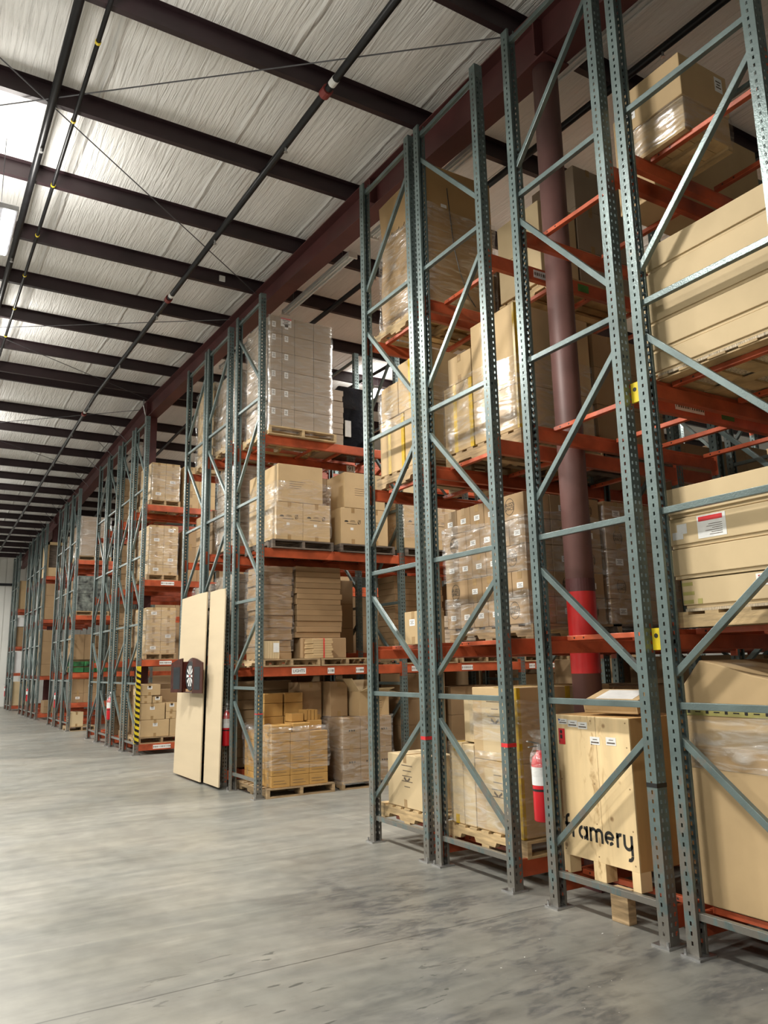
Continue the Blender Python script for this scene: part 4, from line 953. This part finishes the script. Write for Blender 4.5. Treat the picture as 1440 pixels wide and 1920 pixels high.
for i in range(8):
    o = MB().box(4.58+.01*(i % 2), 9.46, 1.70+.032*i, 4.88-.012*(i % 3), 9.75, 1.73+.032*i).obj('cardboard_bundle', 'kraft', bevel=.002); tag(o, 'folded cardboard, %s from the bottom of the red-strapped bundle' % ORD[i], 'cardboard', 'red-strapped bundle of folded cardboard')
o = MB().box(4.735, 9.455, 1.70, 4.75, 9.459, 1.957).box(4.735, 9.455, 1.957, 4.75, 9.76, 1.96).obj('red_strap', 'redp'); tag(o, 'narrow red strap around the cardboard bundle', 'strap')
o = MB().box(4.15, 9.5, 1.86, 5.05, 9.98, 1.87).obj('cardboard_sheet', 'kraftd'); 
bpy.data.objects.remove(o)
# signs on the beams
def sign(x, y, z, w_, h, label, txt=None, mat='paper', axis='y', size=.05):
    o = MB().box(x, y-.003, z-h/2, x+w_, y-.0005, z+h/2).obj('label_plate', mat); tag(o, label, 'sign')
    if txt: text_mesh(txt, size, 'ink', o, (x+w_/2, y-.0036, z), ROT_Y, 'lettering', .0003)
    else:
        m = MB(); n_ = int(w_/.022)
        for i in range(n_): a = x+w_*(i+.25)/n_; m.box(a, y-.0038, z-h*.2, a+w_/n_*random.uniform(.3, .75), y-.003, z+h*.22)
        m.obj('lettering', 'greyink', o)
    return o
YB_ = 9.44+.008
sign(4.27, YB_, 1.537, .2, .075, 'white label reading LIGHTS on the orange beam', 'LIGHTS', size=.052)
sign(4.79, YB_, 1.532, .1, .075, 'small white label right of the LIGHTS label', None)
sign(5.22, YB_, 1.532, .12, .07, 'white label on the beam beside the near block upright', None)
sign(6.12, YB_, 1.532, .11, .07, 'small white label on the beam between near uprights', None)
sign(6.45, YB_, 1.53, .19, .07, 'wide white label on the beam between near uprights', None)
sign(7.0, YB_, 1.53, .2, .07, 'dark-lettered label on the beam left of the round column', None)
sign(8.3, YB_, 1.53, .12, .07, 'white label on the far beam just left of the column', None)
sign(8.75, YB_, 1.53, .12, .07, 'white label on the far beam touching the column', None)
sign(5.60, 10.41-.06, 4.60, .15, .10, 'white sign with the number 91 under the tower level', '91', size=.1)
sign(4.34, 4.595+.008, 4.87, .19, .07, 'white label on the topmost beam crossing the column', None)
sign(4.29, 3.265+.008, 3.275, .30, .062, 'long white label on the third-level beam, near right', None)
o = sign(4.78, 3.265+.008, 3.275, .14, .06, 'green sticker on the third-level beam, near right', None, 'dgreen'); bpy.data.objects.remove(o.children[0])
o = sign(4.86, 4.595+.008, 4.87, .13, .07, 'green sticker on the topmost beam right of the column', None, 'dgreen'); bpy.data.objects.remove(o.children[0])
sign(4.22, 15.588, 1.72, .24, .07, 'white label on the second beam of the striped rack', None)
sign(4.2, 15.588, 3.28, .26, .07, 'white label on the third beam of the striped rack', None)
sign(4.15, 15.588, .14, .34, .07, 'white label on the lowest beam of the striped rack', None)
for i, z in enumerate((1.71, 3.27)):
    o = MB().prism([(2.99, z-.07), (3.10, z-.07), (3.10, z+.06), (2.99, z+.06)], 'x', 3.872, 3.89).obj('beam_end_tag', 'yellow'); o.location = (-.02, .16, .01); tag(o, 'yellow tag between the near uprights, %s' % ('lower one' if i == 0 else 'upper one'), 'tag'); 
    MB().tube([(3.8715, 3.07, z+.015), (3.870, 3.07, z+.015)], .014, 12).obj('tag_mark', 'ink', o)
# E floor
LG = 'the golden load'
pallet(3.92, 9.40, 0, .94, 1.05, 'wooden pallet under the golden cartons', 'wood', .115)
def lg(o, i, j, k, w_, d, h):
    if j == 0 and k < 3: m = MB(); m.box(.03, -.0013, h*.3, w_*.8, -.0003, h*.3+.004); m.box(.03, -.0013, h*.55, w_*.7, -.0003, h*.55+.004); m.obj('printed_marks', 'greyink', o, fix=False)
grid([3.98, 4.24, 4.505, 4.77], lin(9.42, 10.34, 4), [.117, .255, .395, .53, .66, .775], LG, 'kraftg', 'x', lg, adj='golden')
for i, (x0, x1, y0, y1, z1, d_) in enumerate(((3.98, 4.26, 9.42, 9.68, .87, 'near left'), (4.27, 4.52, 9.42, 9.68, .885, 'near middle'), (4.55, 4.75, 9.55, 9.8, .9, 'near right'), (4.06, 4.34, 9.86, 10.1, .95, 'rear left'), (4.35, 4.63, 9.86, 10.1, .95, 'rear middle'))):
    carton(x0, y0, .777, x1, y1, z1, 'golden carton loose on top of the load, '+d_, 'kraftg', 'loose golden cartons on '+LG, None)
for i, x in enumerate((4.06, 4.35, 4.62)):
    z = .952 if i < 2 else .777
    carton(x, 9.86, z, x+.27, 10.1, z+.17, 'golden carton at the back top, %s from the left' % ORD[i], 'kraftg', 'rear top golden cartons', None)
    if i < 2: carton(x, 9.86, 1.124, x+.27, 10.1, 1.25, 'highest golden carton at the back, %s' % ('left' if i == 0 else 'right'), 'kraftg', 'rear top golden cartons', None)
carton(4.33, 9.58, .89, 4.50, 9.8, .995, 'small golden carton lying beside thin upright ones', 'kraftg', None, None)
for i in range(4):
    o = MB().box(4.52+.05*i, 9.6, .90, 4.562+.05*i, 9.78, 1.03).obj('thin_carton', 'kraftg', bevel=.003); tag(o, 'thin upright golden carton, %s from the left on the golden load' % ORD[i], 'carton', 'thin golden cartons')
wrap(3.98, 9.42, .33, 4.77, 10.34, .90, 'clear crinkled film around the golden load', amp=.025, off=.02, sag=.12)
LS = 'the shaded two-tier load'
pallet(4.98, 9.42, 0, .9, 1.0, 'pallet under the shaded two-tier load', 'wood', .10)
def ls(o, i, j, k, w_, d, h):
    if j == 0:
        m = MB()
        for q in range(3): m.box(w_*.35+.035*q, -.0014, h*.56, w_*.35+.035*q+.02, -.0003, h*.56+.02)
        m.obj('printed_marks', 'ink', o, fix=False)
grid([5.0, 5.27, 5.51, 5.76], [9.44, 9.9, 10.35], [.102, .505, .91], LS, 'kraftd', 'y', ls, adj='brown')
carton(4.98, 9.75, .912, 5.25, 10.3, 1.38, 'brown cross-taped carton on top of '+LS, 'kraftd', None, 'y')
carton(4.62, 9.95, .90, 4.95, 10.35, 1.38, 'brown carton in the gap behind the golden load', 'kraftd', None, 'y')
def openbox(x0, y0, z0, x1, y1, z1, label):
    g = empty('open_carton', (x0, y0, z0)); tag(g, label, 'carton'); w_, d, h = x1-x0, y1-y0, z1-z0; t = .005; m = MB()
    m.box(0, 0, 0, w_, d, t); m.box(0, 0, t, w_, t, h); m.box(0, d-t, t, w_, d, h); m.box(0, t, t, t, d-t, h); m.box(w_-t, t, t, w_, d-t, h); m.obj('carton_body', 'kraft', g)
    MB().prism([(0, h), (-.12, h+.17), (-.115, h+.18), (t, h)], 'y', 0, d).obj('flap', 'kraftp', g); MB().prism([(w_-t, h), (w_+.16, h-.03), (w_+.16, h-.024), (w_, h+.002)], 'y', 0, d).obj('flap', 'kraftp', g)
    MB().prism([(0, h), (-.16, h+.04), (-.16, h+.045), (t, h+.002)], 'x', 0, w_).obj('flap', 'kraftp', g); MB().prism([(d-t, h), (d+.06, h+.15), (d+.064, h+.148), (d, h)], 'x', 0, w_).obj('flap', 'kraftp', g)
    prnm = MB(); 
    for q in range(4): prnm.box(w_*.3, -.0014, h*.6-.03*q, w_*.75, -.0003, h*.6-.03*q+.004)
    prnm.obj('printed_marks', 'greyink', g)
openbox(5.3, 9.5, .912, 5.76, 10.0, 1.24, 'open kraft carton with raised flaps beside the near upright')
wrap(5.0, 9.44, .06, 5.76, 10.35, .93, 'clear film around the shaded two-tier load', amp=.03, off=.02)
dim([6.1, 6.5, 6.9], [9.75, 10.3], lin(0.004, 1.46, 4), 'the dim floor load, second bay', 'kraftd', 'y', adj='brown')
dim([7.0, 7.45, 7.9], [9.75, 10.3], lin(0.004, 1.25, 3), 'the dim floor load farther right', 'kraftd', 'y', adj='brown')
# ---- rows F, G
LF = [('F', 3.97, 4.9, 10.85, 11.68, 4.99, 6.12, 3, 'the high wrapped load behind the tower', 'kraftgrey'), ('G', 3.97, 4.9, 11.9, 12.72, 4.99, 6.25, 3, 'the farther high wrapped load', 'kraft'),
      ]
for r, x0, x1, y0, y1, z0, z1, n_, nm, mt in LF:
    pallet(x0-.02, y0-.02, z0-.122, .97, .88, 'pale pallet under '+nm, 'woodl')
    grid(lin(x0, x1, 2), lin(y0, y1, 2), lin(z0, z1, n_), nm, mt, 'x', adj='kraft')
    wrap(x0, y0, z0-.08, x1, y1, z1, 'clear film around '+nm, amp=.03, off=.025)
flats(3.97, 10.85, 3.345, 4.9, 11.68, 4.6, 10, 'the high wrapped stack behind the marked cartons', 'kraftgrey', 'flat grey'); wrap(3.97, 10.85, 3.4, 4.9, 11.68, 4.6, 'clear film around the high stack behind the marked cartons', amp=.03)
flats(3.97, 10.85, 1.785, 4.9, 11.68, 2.95, 9, 'the white-wrapped stack above the tan sheets', 'kraftgrey', 'flat grey'); wrap(3.97, 10.85, 1.9, 4.9, 11.68, 2.95, 'clear film around the stack above the tan sheets', amp=.03)
flats(3.97, 11.85, 1.785, 4.9, 12.7, 2.9, 9, 'the second wrapped stack above the sheets', 'kraftgrey', 'flat grey'); wrap(3.97, 11.85, 1.9, 4.9, 12.7, 2.9, 'clear film around the second stack above the sheets', amp=.03)
flats(3.97, 10.85, .22, 4.9, 11.68, 1.4, 9, 'the floor stack behind the golden load', 'kraftd', 'flat brown')
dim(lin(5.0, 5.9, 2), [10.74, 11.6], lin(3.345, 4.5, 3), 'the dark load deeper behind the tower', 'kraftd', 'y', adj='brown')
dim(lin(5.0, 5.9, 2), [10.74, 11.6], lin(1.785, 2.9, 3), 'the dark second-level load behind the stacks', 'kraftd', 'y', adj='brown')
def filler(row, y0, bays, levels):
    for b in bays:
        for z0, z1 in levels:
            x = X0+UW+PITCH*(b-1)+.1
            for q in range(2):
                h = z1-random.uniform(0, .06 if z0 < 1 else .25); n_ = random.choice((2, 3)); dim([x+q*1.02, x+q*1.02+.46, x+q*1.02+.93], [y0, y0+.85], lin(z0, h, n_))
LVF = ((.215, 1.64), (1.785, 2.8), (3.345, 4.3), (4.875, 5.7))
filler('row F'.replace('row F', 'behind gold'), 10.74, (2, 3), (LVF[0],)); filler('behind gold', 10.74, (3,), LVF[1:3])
filler('behind sheets', 11.83, (2, 3), LVF[:3]); filler('behind sheets', 11.83, (1,), (LVF[0], LVF[2]))
dim([8.3, 8.8, 9.3, 9.9], [9.75, 10.3], lin(0.004, 1.4, 3), 'the dim floor load beyond the column', 'kraftd', 'y', adj='brown')
dim([8.3, 8.8, 9.3, 9.9], [9.6, 10.2], lin(3.145, 4.3, 3), 'the third-level load beyond the column', 'kraft', 'y')
dim([7.2, 7.7], [9.6, 10.2], lin(1.70, 2.8, 3), 'the second-level load beyond the logo cartons', 'kraftd', 'y', adj='brown')
flats(8.3, 9.6, 1.70, 9.9, 10.3, 2.6, 8, 'the wide stack beyond the column', 'kraftd', 'flat brown')
filler('column row', 4.66, (2,), LVF[:1]); filler('corner row', 5.73, (2, 3), LVF[:3])
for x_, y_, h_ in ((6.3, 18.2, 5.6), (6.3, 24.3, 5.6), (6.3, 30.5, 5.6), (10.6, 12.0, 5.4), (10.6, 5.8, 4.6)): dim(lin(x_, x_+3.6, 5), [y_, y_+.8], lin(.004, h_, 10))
grid([5.02, 5.46, 5.9], [5.8, 6.45], lin(3.345, 4.25, 2), 'the tan load deeper on the near corner row', 'kraft', 'y')
dim(lin(6.12, 7.9, 3), [16.8, 17.6], lin(.004, 1.6, 3))
# leaning sheets
def board(pts, label, th=.02):
    m = MB(); n_ = len(pts)
    m.prism([(y, z) for y, z in pts], 'x', 3.655, 3.655+th); o = m.obj('cardboard_sheet', 'sheet', bevel=.002)
    o.rotation_euler = (0, math.radians(1.2), 0); o.location = (-.02, 0, .078); tag(o, label, 'cardboard sheet'); return o
board([(12.44, .03), (11.15, .03), (11.17, 1.2), (11.18, 2.70), (11.6, 2.705), (12.40, 2.69), (12.42, 1.5)], 'wider tan cardboard sheet leaning on the racks')
b2 = board([(11.11, .03), (10.49, .03), (10.50, 2.55), (10.53, 2.69), (10.8, 2.70), (11.15, 2.695)], 'narrower tan cardboard sheet leaning on the racks'); b2.location.x = .02
def dart():
    g = empty('dartboard_cabinet', (3.60, 11.5, 1.50)); tag(g, 'open dark wood dartboard cabinet hanging on the tan cardboard sheets', 'cabinet')
    # wall box (back) spans y from -.28 to .28 ; doors swing out towards -X
    def arch(a, b, z0, z1): 
        n_ = 8; top = [(b-(b-a)*i/n_, z1+.055*math.sin(PI*i/n_)) for i in range(n_+1)]
        return [(a, z0), (b, z0)]+top
    MB().prism(arch(-.25, .25, -.25, .20), 'x', .0, .02).obj('back_panel', 'mahog', g)
    fr = MB(); fr.box(-.06, -.25, -.25, 0, -.235, .2); fr.box(-.06, .235, -.25, 0, .25, .2); fr.box(-.06, -.25, -.25, 0, .25, -.235); fr.obj('cabinet_side', 'mahog', g)
    db = MB().tube([(-.005, 0, -.01), (-.035, 0, -.01)], .21, 36).obj('dartboard', 'slate', g); db['label'] = 'round black and white dartboard'
    m = MB()
    for i in range(10):
        a0 = 2*PI*(2*i-.5)/20; a1 = 2*PI*(2*i+.5)/20; k = len(m.v)
        for rr, a in ((.03, a0), (.155, a0), (.155, a1), (.03, a1)): m.v.append((-.0358, math.cos(a)*rr, -.01+math.sin(a)*rr))
        m.f.append((k, k+1, k+2, k+3))
    m.obj('board_segments', 'paper', db, fix=False); MB().tube([(-.0355, 0, -.01), (-.037, 0, -.01)], .015, 12).obj('bullseye', 'redp', db)
    MB().box(-.02, -.235, -.235, -.0, .235, -.20).obj('lower_shelf', 'tan', g)
    for s, ang in ((1, math.radians(22)), (-1, math.radians(-14))):
        d = empty('door', (-.06, s*.25, 0)); d.parent = g; d.rotation_euler = (0, 0, ang if s > 0 else -ang)
        P = [(0, -.25), (s*.26, -.25), (s*.26, .18), (s*.2, .2), (s*.1, .235), (0, .25)] if s > 0 else [(0, -.25), (0, .25), (s*.1, .235), (s*.2, .2), (s*.26, .18), (s*.26, -.25)]
        MB().prism(P, 'x', -.02, 0).obj('door_frame', 'mahog', d); MB().box(-.022, min(s*.05, s*.2), -.2, -.02, max(s*.05, s*.2), .12).obj('scoreboard', 'slate', d)
dart()
# ---- block 3
LH = 'the striped-rack load'
def hl(o, i, j, k, w_, d, h):
    if j == 0 and (i+2*k) % 3 == 0: sticker(o, 'y', w_*.5, h*.5, .11, .06, 'paper', w_, d, h)
for (z0, z1, n_, nm) in ((4.98, 5.76, 3, 'the top-level striped-rack load'), (3.46, 4.46, 5, 'the third-level striped-rack load'), (1.90, 2.80, 4, 'the second-level striped-rack load')):
    pallet(3.93, 15.62, z0-.118, .62, .95, 'wooden pallet under '+nm, 'wood'); y0 = 15.64
    grid([3.95, 4.24, 4.53], [y0, y0+.45, y0+.9], lin(z0, z1, n_), nm, 'kraft', 'y', hl)
    wrap(3.95, y0, z0, 4.53, y0+.9, z1-.05, 'clear film around '+nm)
grid([4.62, 4.95, 5.3], [15.66, 16.4], lin(4.87, 5.75, 3), 'the top load right of the striped rack', 'kraft', 'y', adj='kraft')
grid([4.65, 4.95, 5.3], [15.66, 16.4], lin(3.345, 4.4, 3), 'the third-level load right of the striped rack', 'kraftd', 'y', adj='brown')
pallet(3.88, 15.62, .2, .9, .95, 'wooden pallet at the foot of the striped rack', 'wood')
for i, (x0, x1, z0, z1, d_) in enumerate(((3.92, 4.47, .322, .64, 'bottom wide'), (4.48, 4.85, .322, .64, 'bottom right'), (3.88, 4.38, .642, .95, 'middle wide'), (4.40, 4.60, .642, .78, 'small lower right'), (4.40, 4.62, .782, .95, 'small upper right'), (3.88, 4.12, .952, 1.10, 'small upper left'), (4.13, 4.32, .952, 1.08, 'small upper middle'), (3.86, 4.28, 1.102, 1.31, 'topmost'))):
    o = carton(x0, 15.66, z0, x1, 16.1, z1, 'mixed kraft carton, %s, at the foot of the striped rack' % d_, 'kraft', 'mixed cartons at the foot of the striped rack', 'y')
    if i in (0, 2, 4, 6, 7): sticker(o, 'y', (x1-x0)*.5, (z1-z0)*.7, .09, .06, 'paper', x1-x0, .436, z1-z0)
dim([3.95, 4.4, 4.9], [16.15, 16.5], lin(.322, 1.2, 2), 'the rear floor load of the striped rack', 'kraftp', 'y', adj='pale')
for r, y0, y1, nm in (('I', 16.8, 17.65, 'first row past stripes'), ('J', 18.15, 19.0, 'second row past stripes')):
    for z0, z1, l in ((4.862, 5.95, 'top-level'), (3.342, 4.4, 'third-level'), (1.782, 2.85, 'second-level'), (.205, 1.3, 'floor')):
        flats(3.95, y0, z0, 4.8, y1, z1, 8, 'the %s stack, %s' % (l, nm), 'kraftd', 'flat brown')
o = MB()
m = MB()
g = empty('hazard_guard', (3.79, 15.56, 0)); tag(g, 'yellow and black striped guard on the rack corner upright', 'guard')
MB().box(-.006, -.006, .22, -.002, .05, 1.66).box(-.006, -.006, .22, .075, -.002, 1.66).obj('guard_strip', 'yellow', g)
for i in range(13):
    z = .24+.108*i; m.prism([(-.0075, z), (.052, z+.05), (.052, z+.10), (-.0075, z+.05)], 'x', -.0075, -.006); m.prism([(-.0075, z), (.076, z-.04), (.076, z+.01), (-.0075, z+.05)], 'y', -.0085, -.0065)
m.obj('black_stripes', 'black', g)
# ---- block 4
pallet(3.86, 23.02, 4.66, .9, .95, 'pallet under the white-wrapped distant load', 'wood')
grid([3.9, 4.3, 4.7], [23.05, 23.9], lin(4.785, 5.92, 2), 'the white-wrapped distant load', 'kraftgrey', None, adj='grey-brown'); wrap(3.9, 23.05, 4.8, 4.7, 23.9, 5.92, 'white film around the highest distant load', amp=.03, off=.03)
pallet(3.86, 23.02, 3.112, .9, .95, 'pallet under the dark printed load', 'wood')
grid([3.9, 4.32, 4.75], [23.05, 23.9], lin(3.235, 4.22, 4), 'the dark printed distant load', 'printed', None, adj='dark printed')
for i in range(2):
    for j in range(6):
        o = MB(); x = 3.88+.30*(j % 3); z = 1.56+.16*(j//3)
        o.box(0, 0, 0, .28, .4, .012); o.box(0, 0, .012, .28, .012, .13); o.box(0, .388, .012, .28, .4, .13); o.box(0, .012, .012, .012, .388, .13); o.box(.268, .012, .012, .28, .388, .13)
        q = o.obj('plastic_tray', 'greentray'); q.location = (x, 23.04+.43*i, z); tag(q, 'green plastic tray, %s layer, %s across, %s row' % ('upper' if j > 2 else 'lower', ORD[j % 3], 'front' if i == 0 else 'back'), 'tray', 'green trays on the distant rack')
dim([3.88, 4.2, 4.5], [23.3, 23.9], [1.9, 2.6], 'the load behind the green trays', 'kraftd', 'y', adj='brown')
grid([3.9, 4.2, 4.55], [23.1, 23.6], [.745, 1.0, 1.38], 'the load below the green trays', 'kraftd', 'y', hl, adj='brown')
pallet(3.84, 23.0, 0, .7, .9, 'pallet with one carton below the green trays', 'wood'); carton(3.87, 23.04, .122, 4.22, 23.6, .5, 'lone bulging kraft carton under the green tray rack', 'kraftp', None, 'y')
for z0, z1, l in ((4.67, 5.8, 'top-level'), (3.17, 4.2, 'third-level'), (1.57, 2.6, 'second-level')):
    flats(3.95, 24.2, z0, 4.8, 25., z1, 6, 'the %s stack past the green trays' % l, 'kraftd', 'flat brown')
    flats(3.95, 25.5, z0, 4.8, 26.3, z1-.1, 6, 'the %s stack, second past trays' % l, 'kraftgrey', 'flat grey')
# ---- block 5, 6
g = empty('crate_frame', (3.85, 29.25, 4.87)); tag(g, 'open pale crate frame with dark inside on the highest distant shelf', 'crate')
m = MB(); m.box(0, 0, 0, .75, .9, .3); m.box(0, 0, .3, .09, .9, 1.2); m.box(.66, 0, .3, .75, .9, 1.2); m.box(0, 0, 1.1, .75, .9, 1.2); m.obj('crate_shell', 'kraft', g); MB().box(.09, .1, .3, .66, .9, 1.1).obj('crate_inside', 'woodd', g)
dim([3.87, 4.25], [29.22, 30.1], lin(3.37, 4.6, 3), 'the distant block third-level load', 'kraftd', 'y', hl, adj='brown')
dim([3.87, 4.25], [29.22, 30.1], lin(1.45, 3.0, 4), 'the distant block second-level load', 'kraftd', 'y', hl, adj='brown')
carton(4.45, 29.3, 1.45, 4.75, 30., 1.95, 'white box on the distant block beside the column', 'whitebox', None, None, name='white_box'); carton(3.87, 29.26, 1.0, 4.35, 29.5, 1.3, 'wide white box under the distant second beam', 'whitebox', None, None, name='white_box')
bpy.data.objects.remove([o for o in bpy.data.objects if o.get('label', '').startswith('wide white box')][0]) 
dim([4.05, 4.5], [29.22, 29.9], [.21, .42, .63], 'the distant block floor load', 'kraft', 'y')
carton(3.87, 30.5, 3.37, 4.6, 31.2, 4.5, 'pale wrapped load, distant second row, higher', 'whitebox', None, None, name='wrapped_load'); carton(3.87, 31.8, 1.45, 4.6, 32.6, 2.9, 'pale wrapped load on the distant third row', 'whitebox', None, None, name='wrapped_load'); carton(3.87, 30.5, 1.45, 4.6, 31.2, 2.9, 'pale wrapped load, distant second row, lower', 'whitebox', None, None, name='wrapped_load')
carton(3.87, 33., 1.45, 4.6, 33.7, 2.4, 'brown load on the distant fourth row', 'kraftd', None, None)
carton(3.87, 37.1, 4.27, 4.6, 37.8, 5.5, 'tan bagged load on the highest shelf near the far wall', 'kraft', None, None, name='bagged_load'); carton(3.87, 37.1, 2.67, 4.6, 37.8, 3.5, 'brown load on the middle shelf near the far wall', 'kraftd', None, None); carton(3.87, 37.1, 3.52, 4.6, 37.8, 3.9, 'white box on the middle shelf near the far wall', 'whitebox', None, None, name='white_box')
carton(3.87, 37.1, 1.57, 4.6, 37.8, 2.45, 'large white box on the lower shelf near the far wall', 'whitebox', None, None, name='white_box'); carton(3.87, 37.1, .21, 4.6, 37.8, 1.2, 'pale load on the floor level near the far wall', 'kraftp', None, None)
# ---- extinguishers
def ext(loc, label, bag=True):
    g = empty('fire_extinguisher', loc); tag(g, label, 'fire extinguisher', 'red fire extinguishers on rack uprights')
    prof = [(0, .055), (.01, .062), (.38, .062), (.42, .052), (.445, .028), (.47, .02)]
    m = MB().tube([(0, 0, z) for z, r in prof], [r for z, r in prof], 24); m.obj('cylinder', 'red', g, smooth=True)
    MB().tube([(0, 0, .24), (0, 0, .36)], .0632, 24, cap=False).obj('instruction_label', 'paper', g, smooth=True)
    MB().tube([(0, 0, .20), (0, 0, .215)], .0635, 24, cap=False).obj('bracket_strap', 'black', g)
    MB().tube([(0, 0, .46), (0, 0, .51)], .018, 12).obj('valve', 'steel', g)
    MB().bar((-.01, 0, .515), (-.11, .0, .535), .02, .008, up=(0, 1, 0)).bar((-.01, 0, .5), (-.10, 0, .495), .018, .006, up=(0, 1, 0)).obj('handle', 'steel', g)
    MB().tube([(.0, -.02, .49), (.02, -.06, .50), (.03, -.078, .44), (.03, -.075, .3), (.03, -.07, .22)], .009, 8).obj('hose', 'black', g, smooth=True)
    if bag:
        m = MB(); rng = random.Random(3)
        for k in range(7):
            for i in range(16): a = 2*PI*i/16; r = (.068, .072, .074, .06, .035, .05, .075)[k]*(1+.16*math.sin(i*3+k*2)*(k > 2)); m.v.append((math.cos(a)*r, math.sin(a)*r, .30+.05*k))
        for k in range(6):
            for i in range(16): a = k*16+i; c = k*16+(i+1) % 16; m.f.append((a, c, c+16, a+16))
        m.obj('plastic_bag', 'film', g, smooth=True)['label'] = 'clear plastic bag over the top'
ext((3.83, 4.30, .52), 'red fire extinguisher under clear plastic beside the plywood crate')
ext((3.83, 10.636, .55), 'red fire extinguisher right of the tan cardboard sheets', True)
ext((3.83, 17.996, .55), 'red fire extinguisher among the uprights after the striped rack', True)
ext((3.83, 25.2, .55), 'distant red fire extinguisher near the green tray racks', False)
ext((3.83, 31.636, .55), 'farther red fire extinguisher in the distant block', False)
ext((3.83, 39.195, .55), 'farthest red fire extinguisher by the far wall', False)
# tape marks on uprights
for i, (y, z, m_, nm) in enumerate(((4.595, 1.0, 'redp', 'dark red tape band on the upright left of the near fire extinguisher'), (5.665, .98, 'redp', 'dark red tape band on the paired uprights of the near block'), (9.44, 1.02, 'redp', 'thin red tape band on the upright before the golden cartons'))):
    h = .014 if i < 2 else .006
    o = MB().box(X0-.003, y-.003, z-h, X0-.0016, y+.07, z+h).box(X0-.003, y-.003, z-h, X0+UW+.002, y-.0017, z+h).obj('tape_band', m_); tag(o, nm, 'tape')
o = MB().box(X0-.003, 3.262, .86, X0-.0016, 3.34, .885).box(X0-.003, 3.262, .86, X0+UW+.002, 3.2633, .885).obj('tape_band', 'black'); tag(o, 'black tape band on the upright right of the plywood crate', 'tape')
# conduit near the ridge column
o = MB().tube([(3.8, 15.6, 7.35), (3.8, 15.6, 6.75)], .01, 8).obj('conduit', 'hang'); bpy.data.objects.remove(o)
o = MB().tube([(4.2, 17.6, 7.75), (4.2, 17.6, 7.6), (4.28, 17.7, 7.4), (4.28, 17.7, 5.9)], .014, 8).obj('conduit', 'steel'); tag(o, 'thin metal conduit bending down beside the ridge column', 'conduit')

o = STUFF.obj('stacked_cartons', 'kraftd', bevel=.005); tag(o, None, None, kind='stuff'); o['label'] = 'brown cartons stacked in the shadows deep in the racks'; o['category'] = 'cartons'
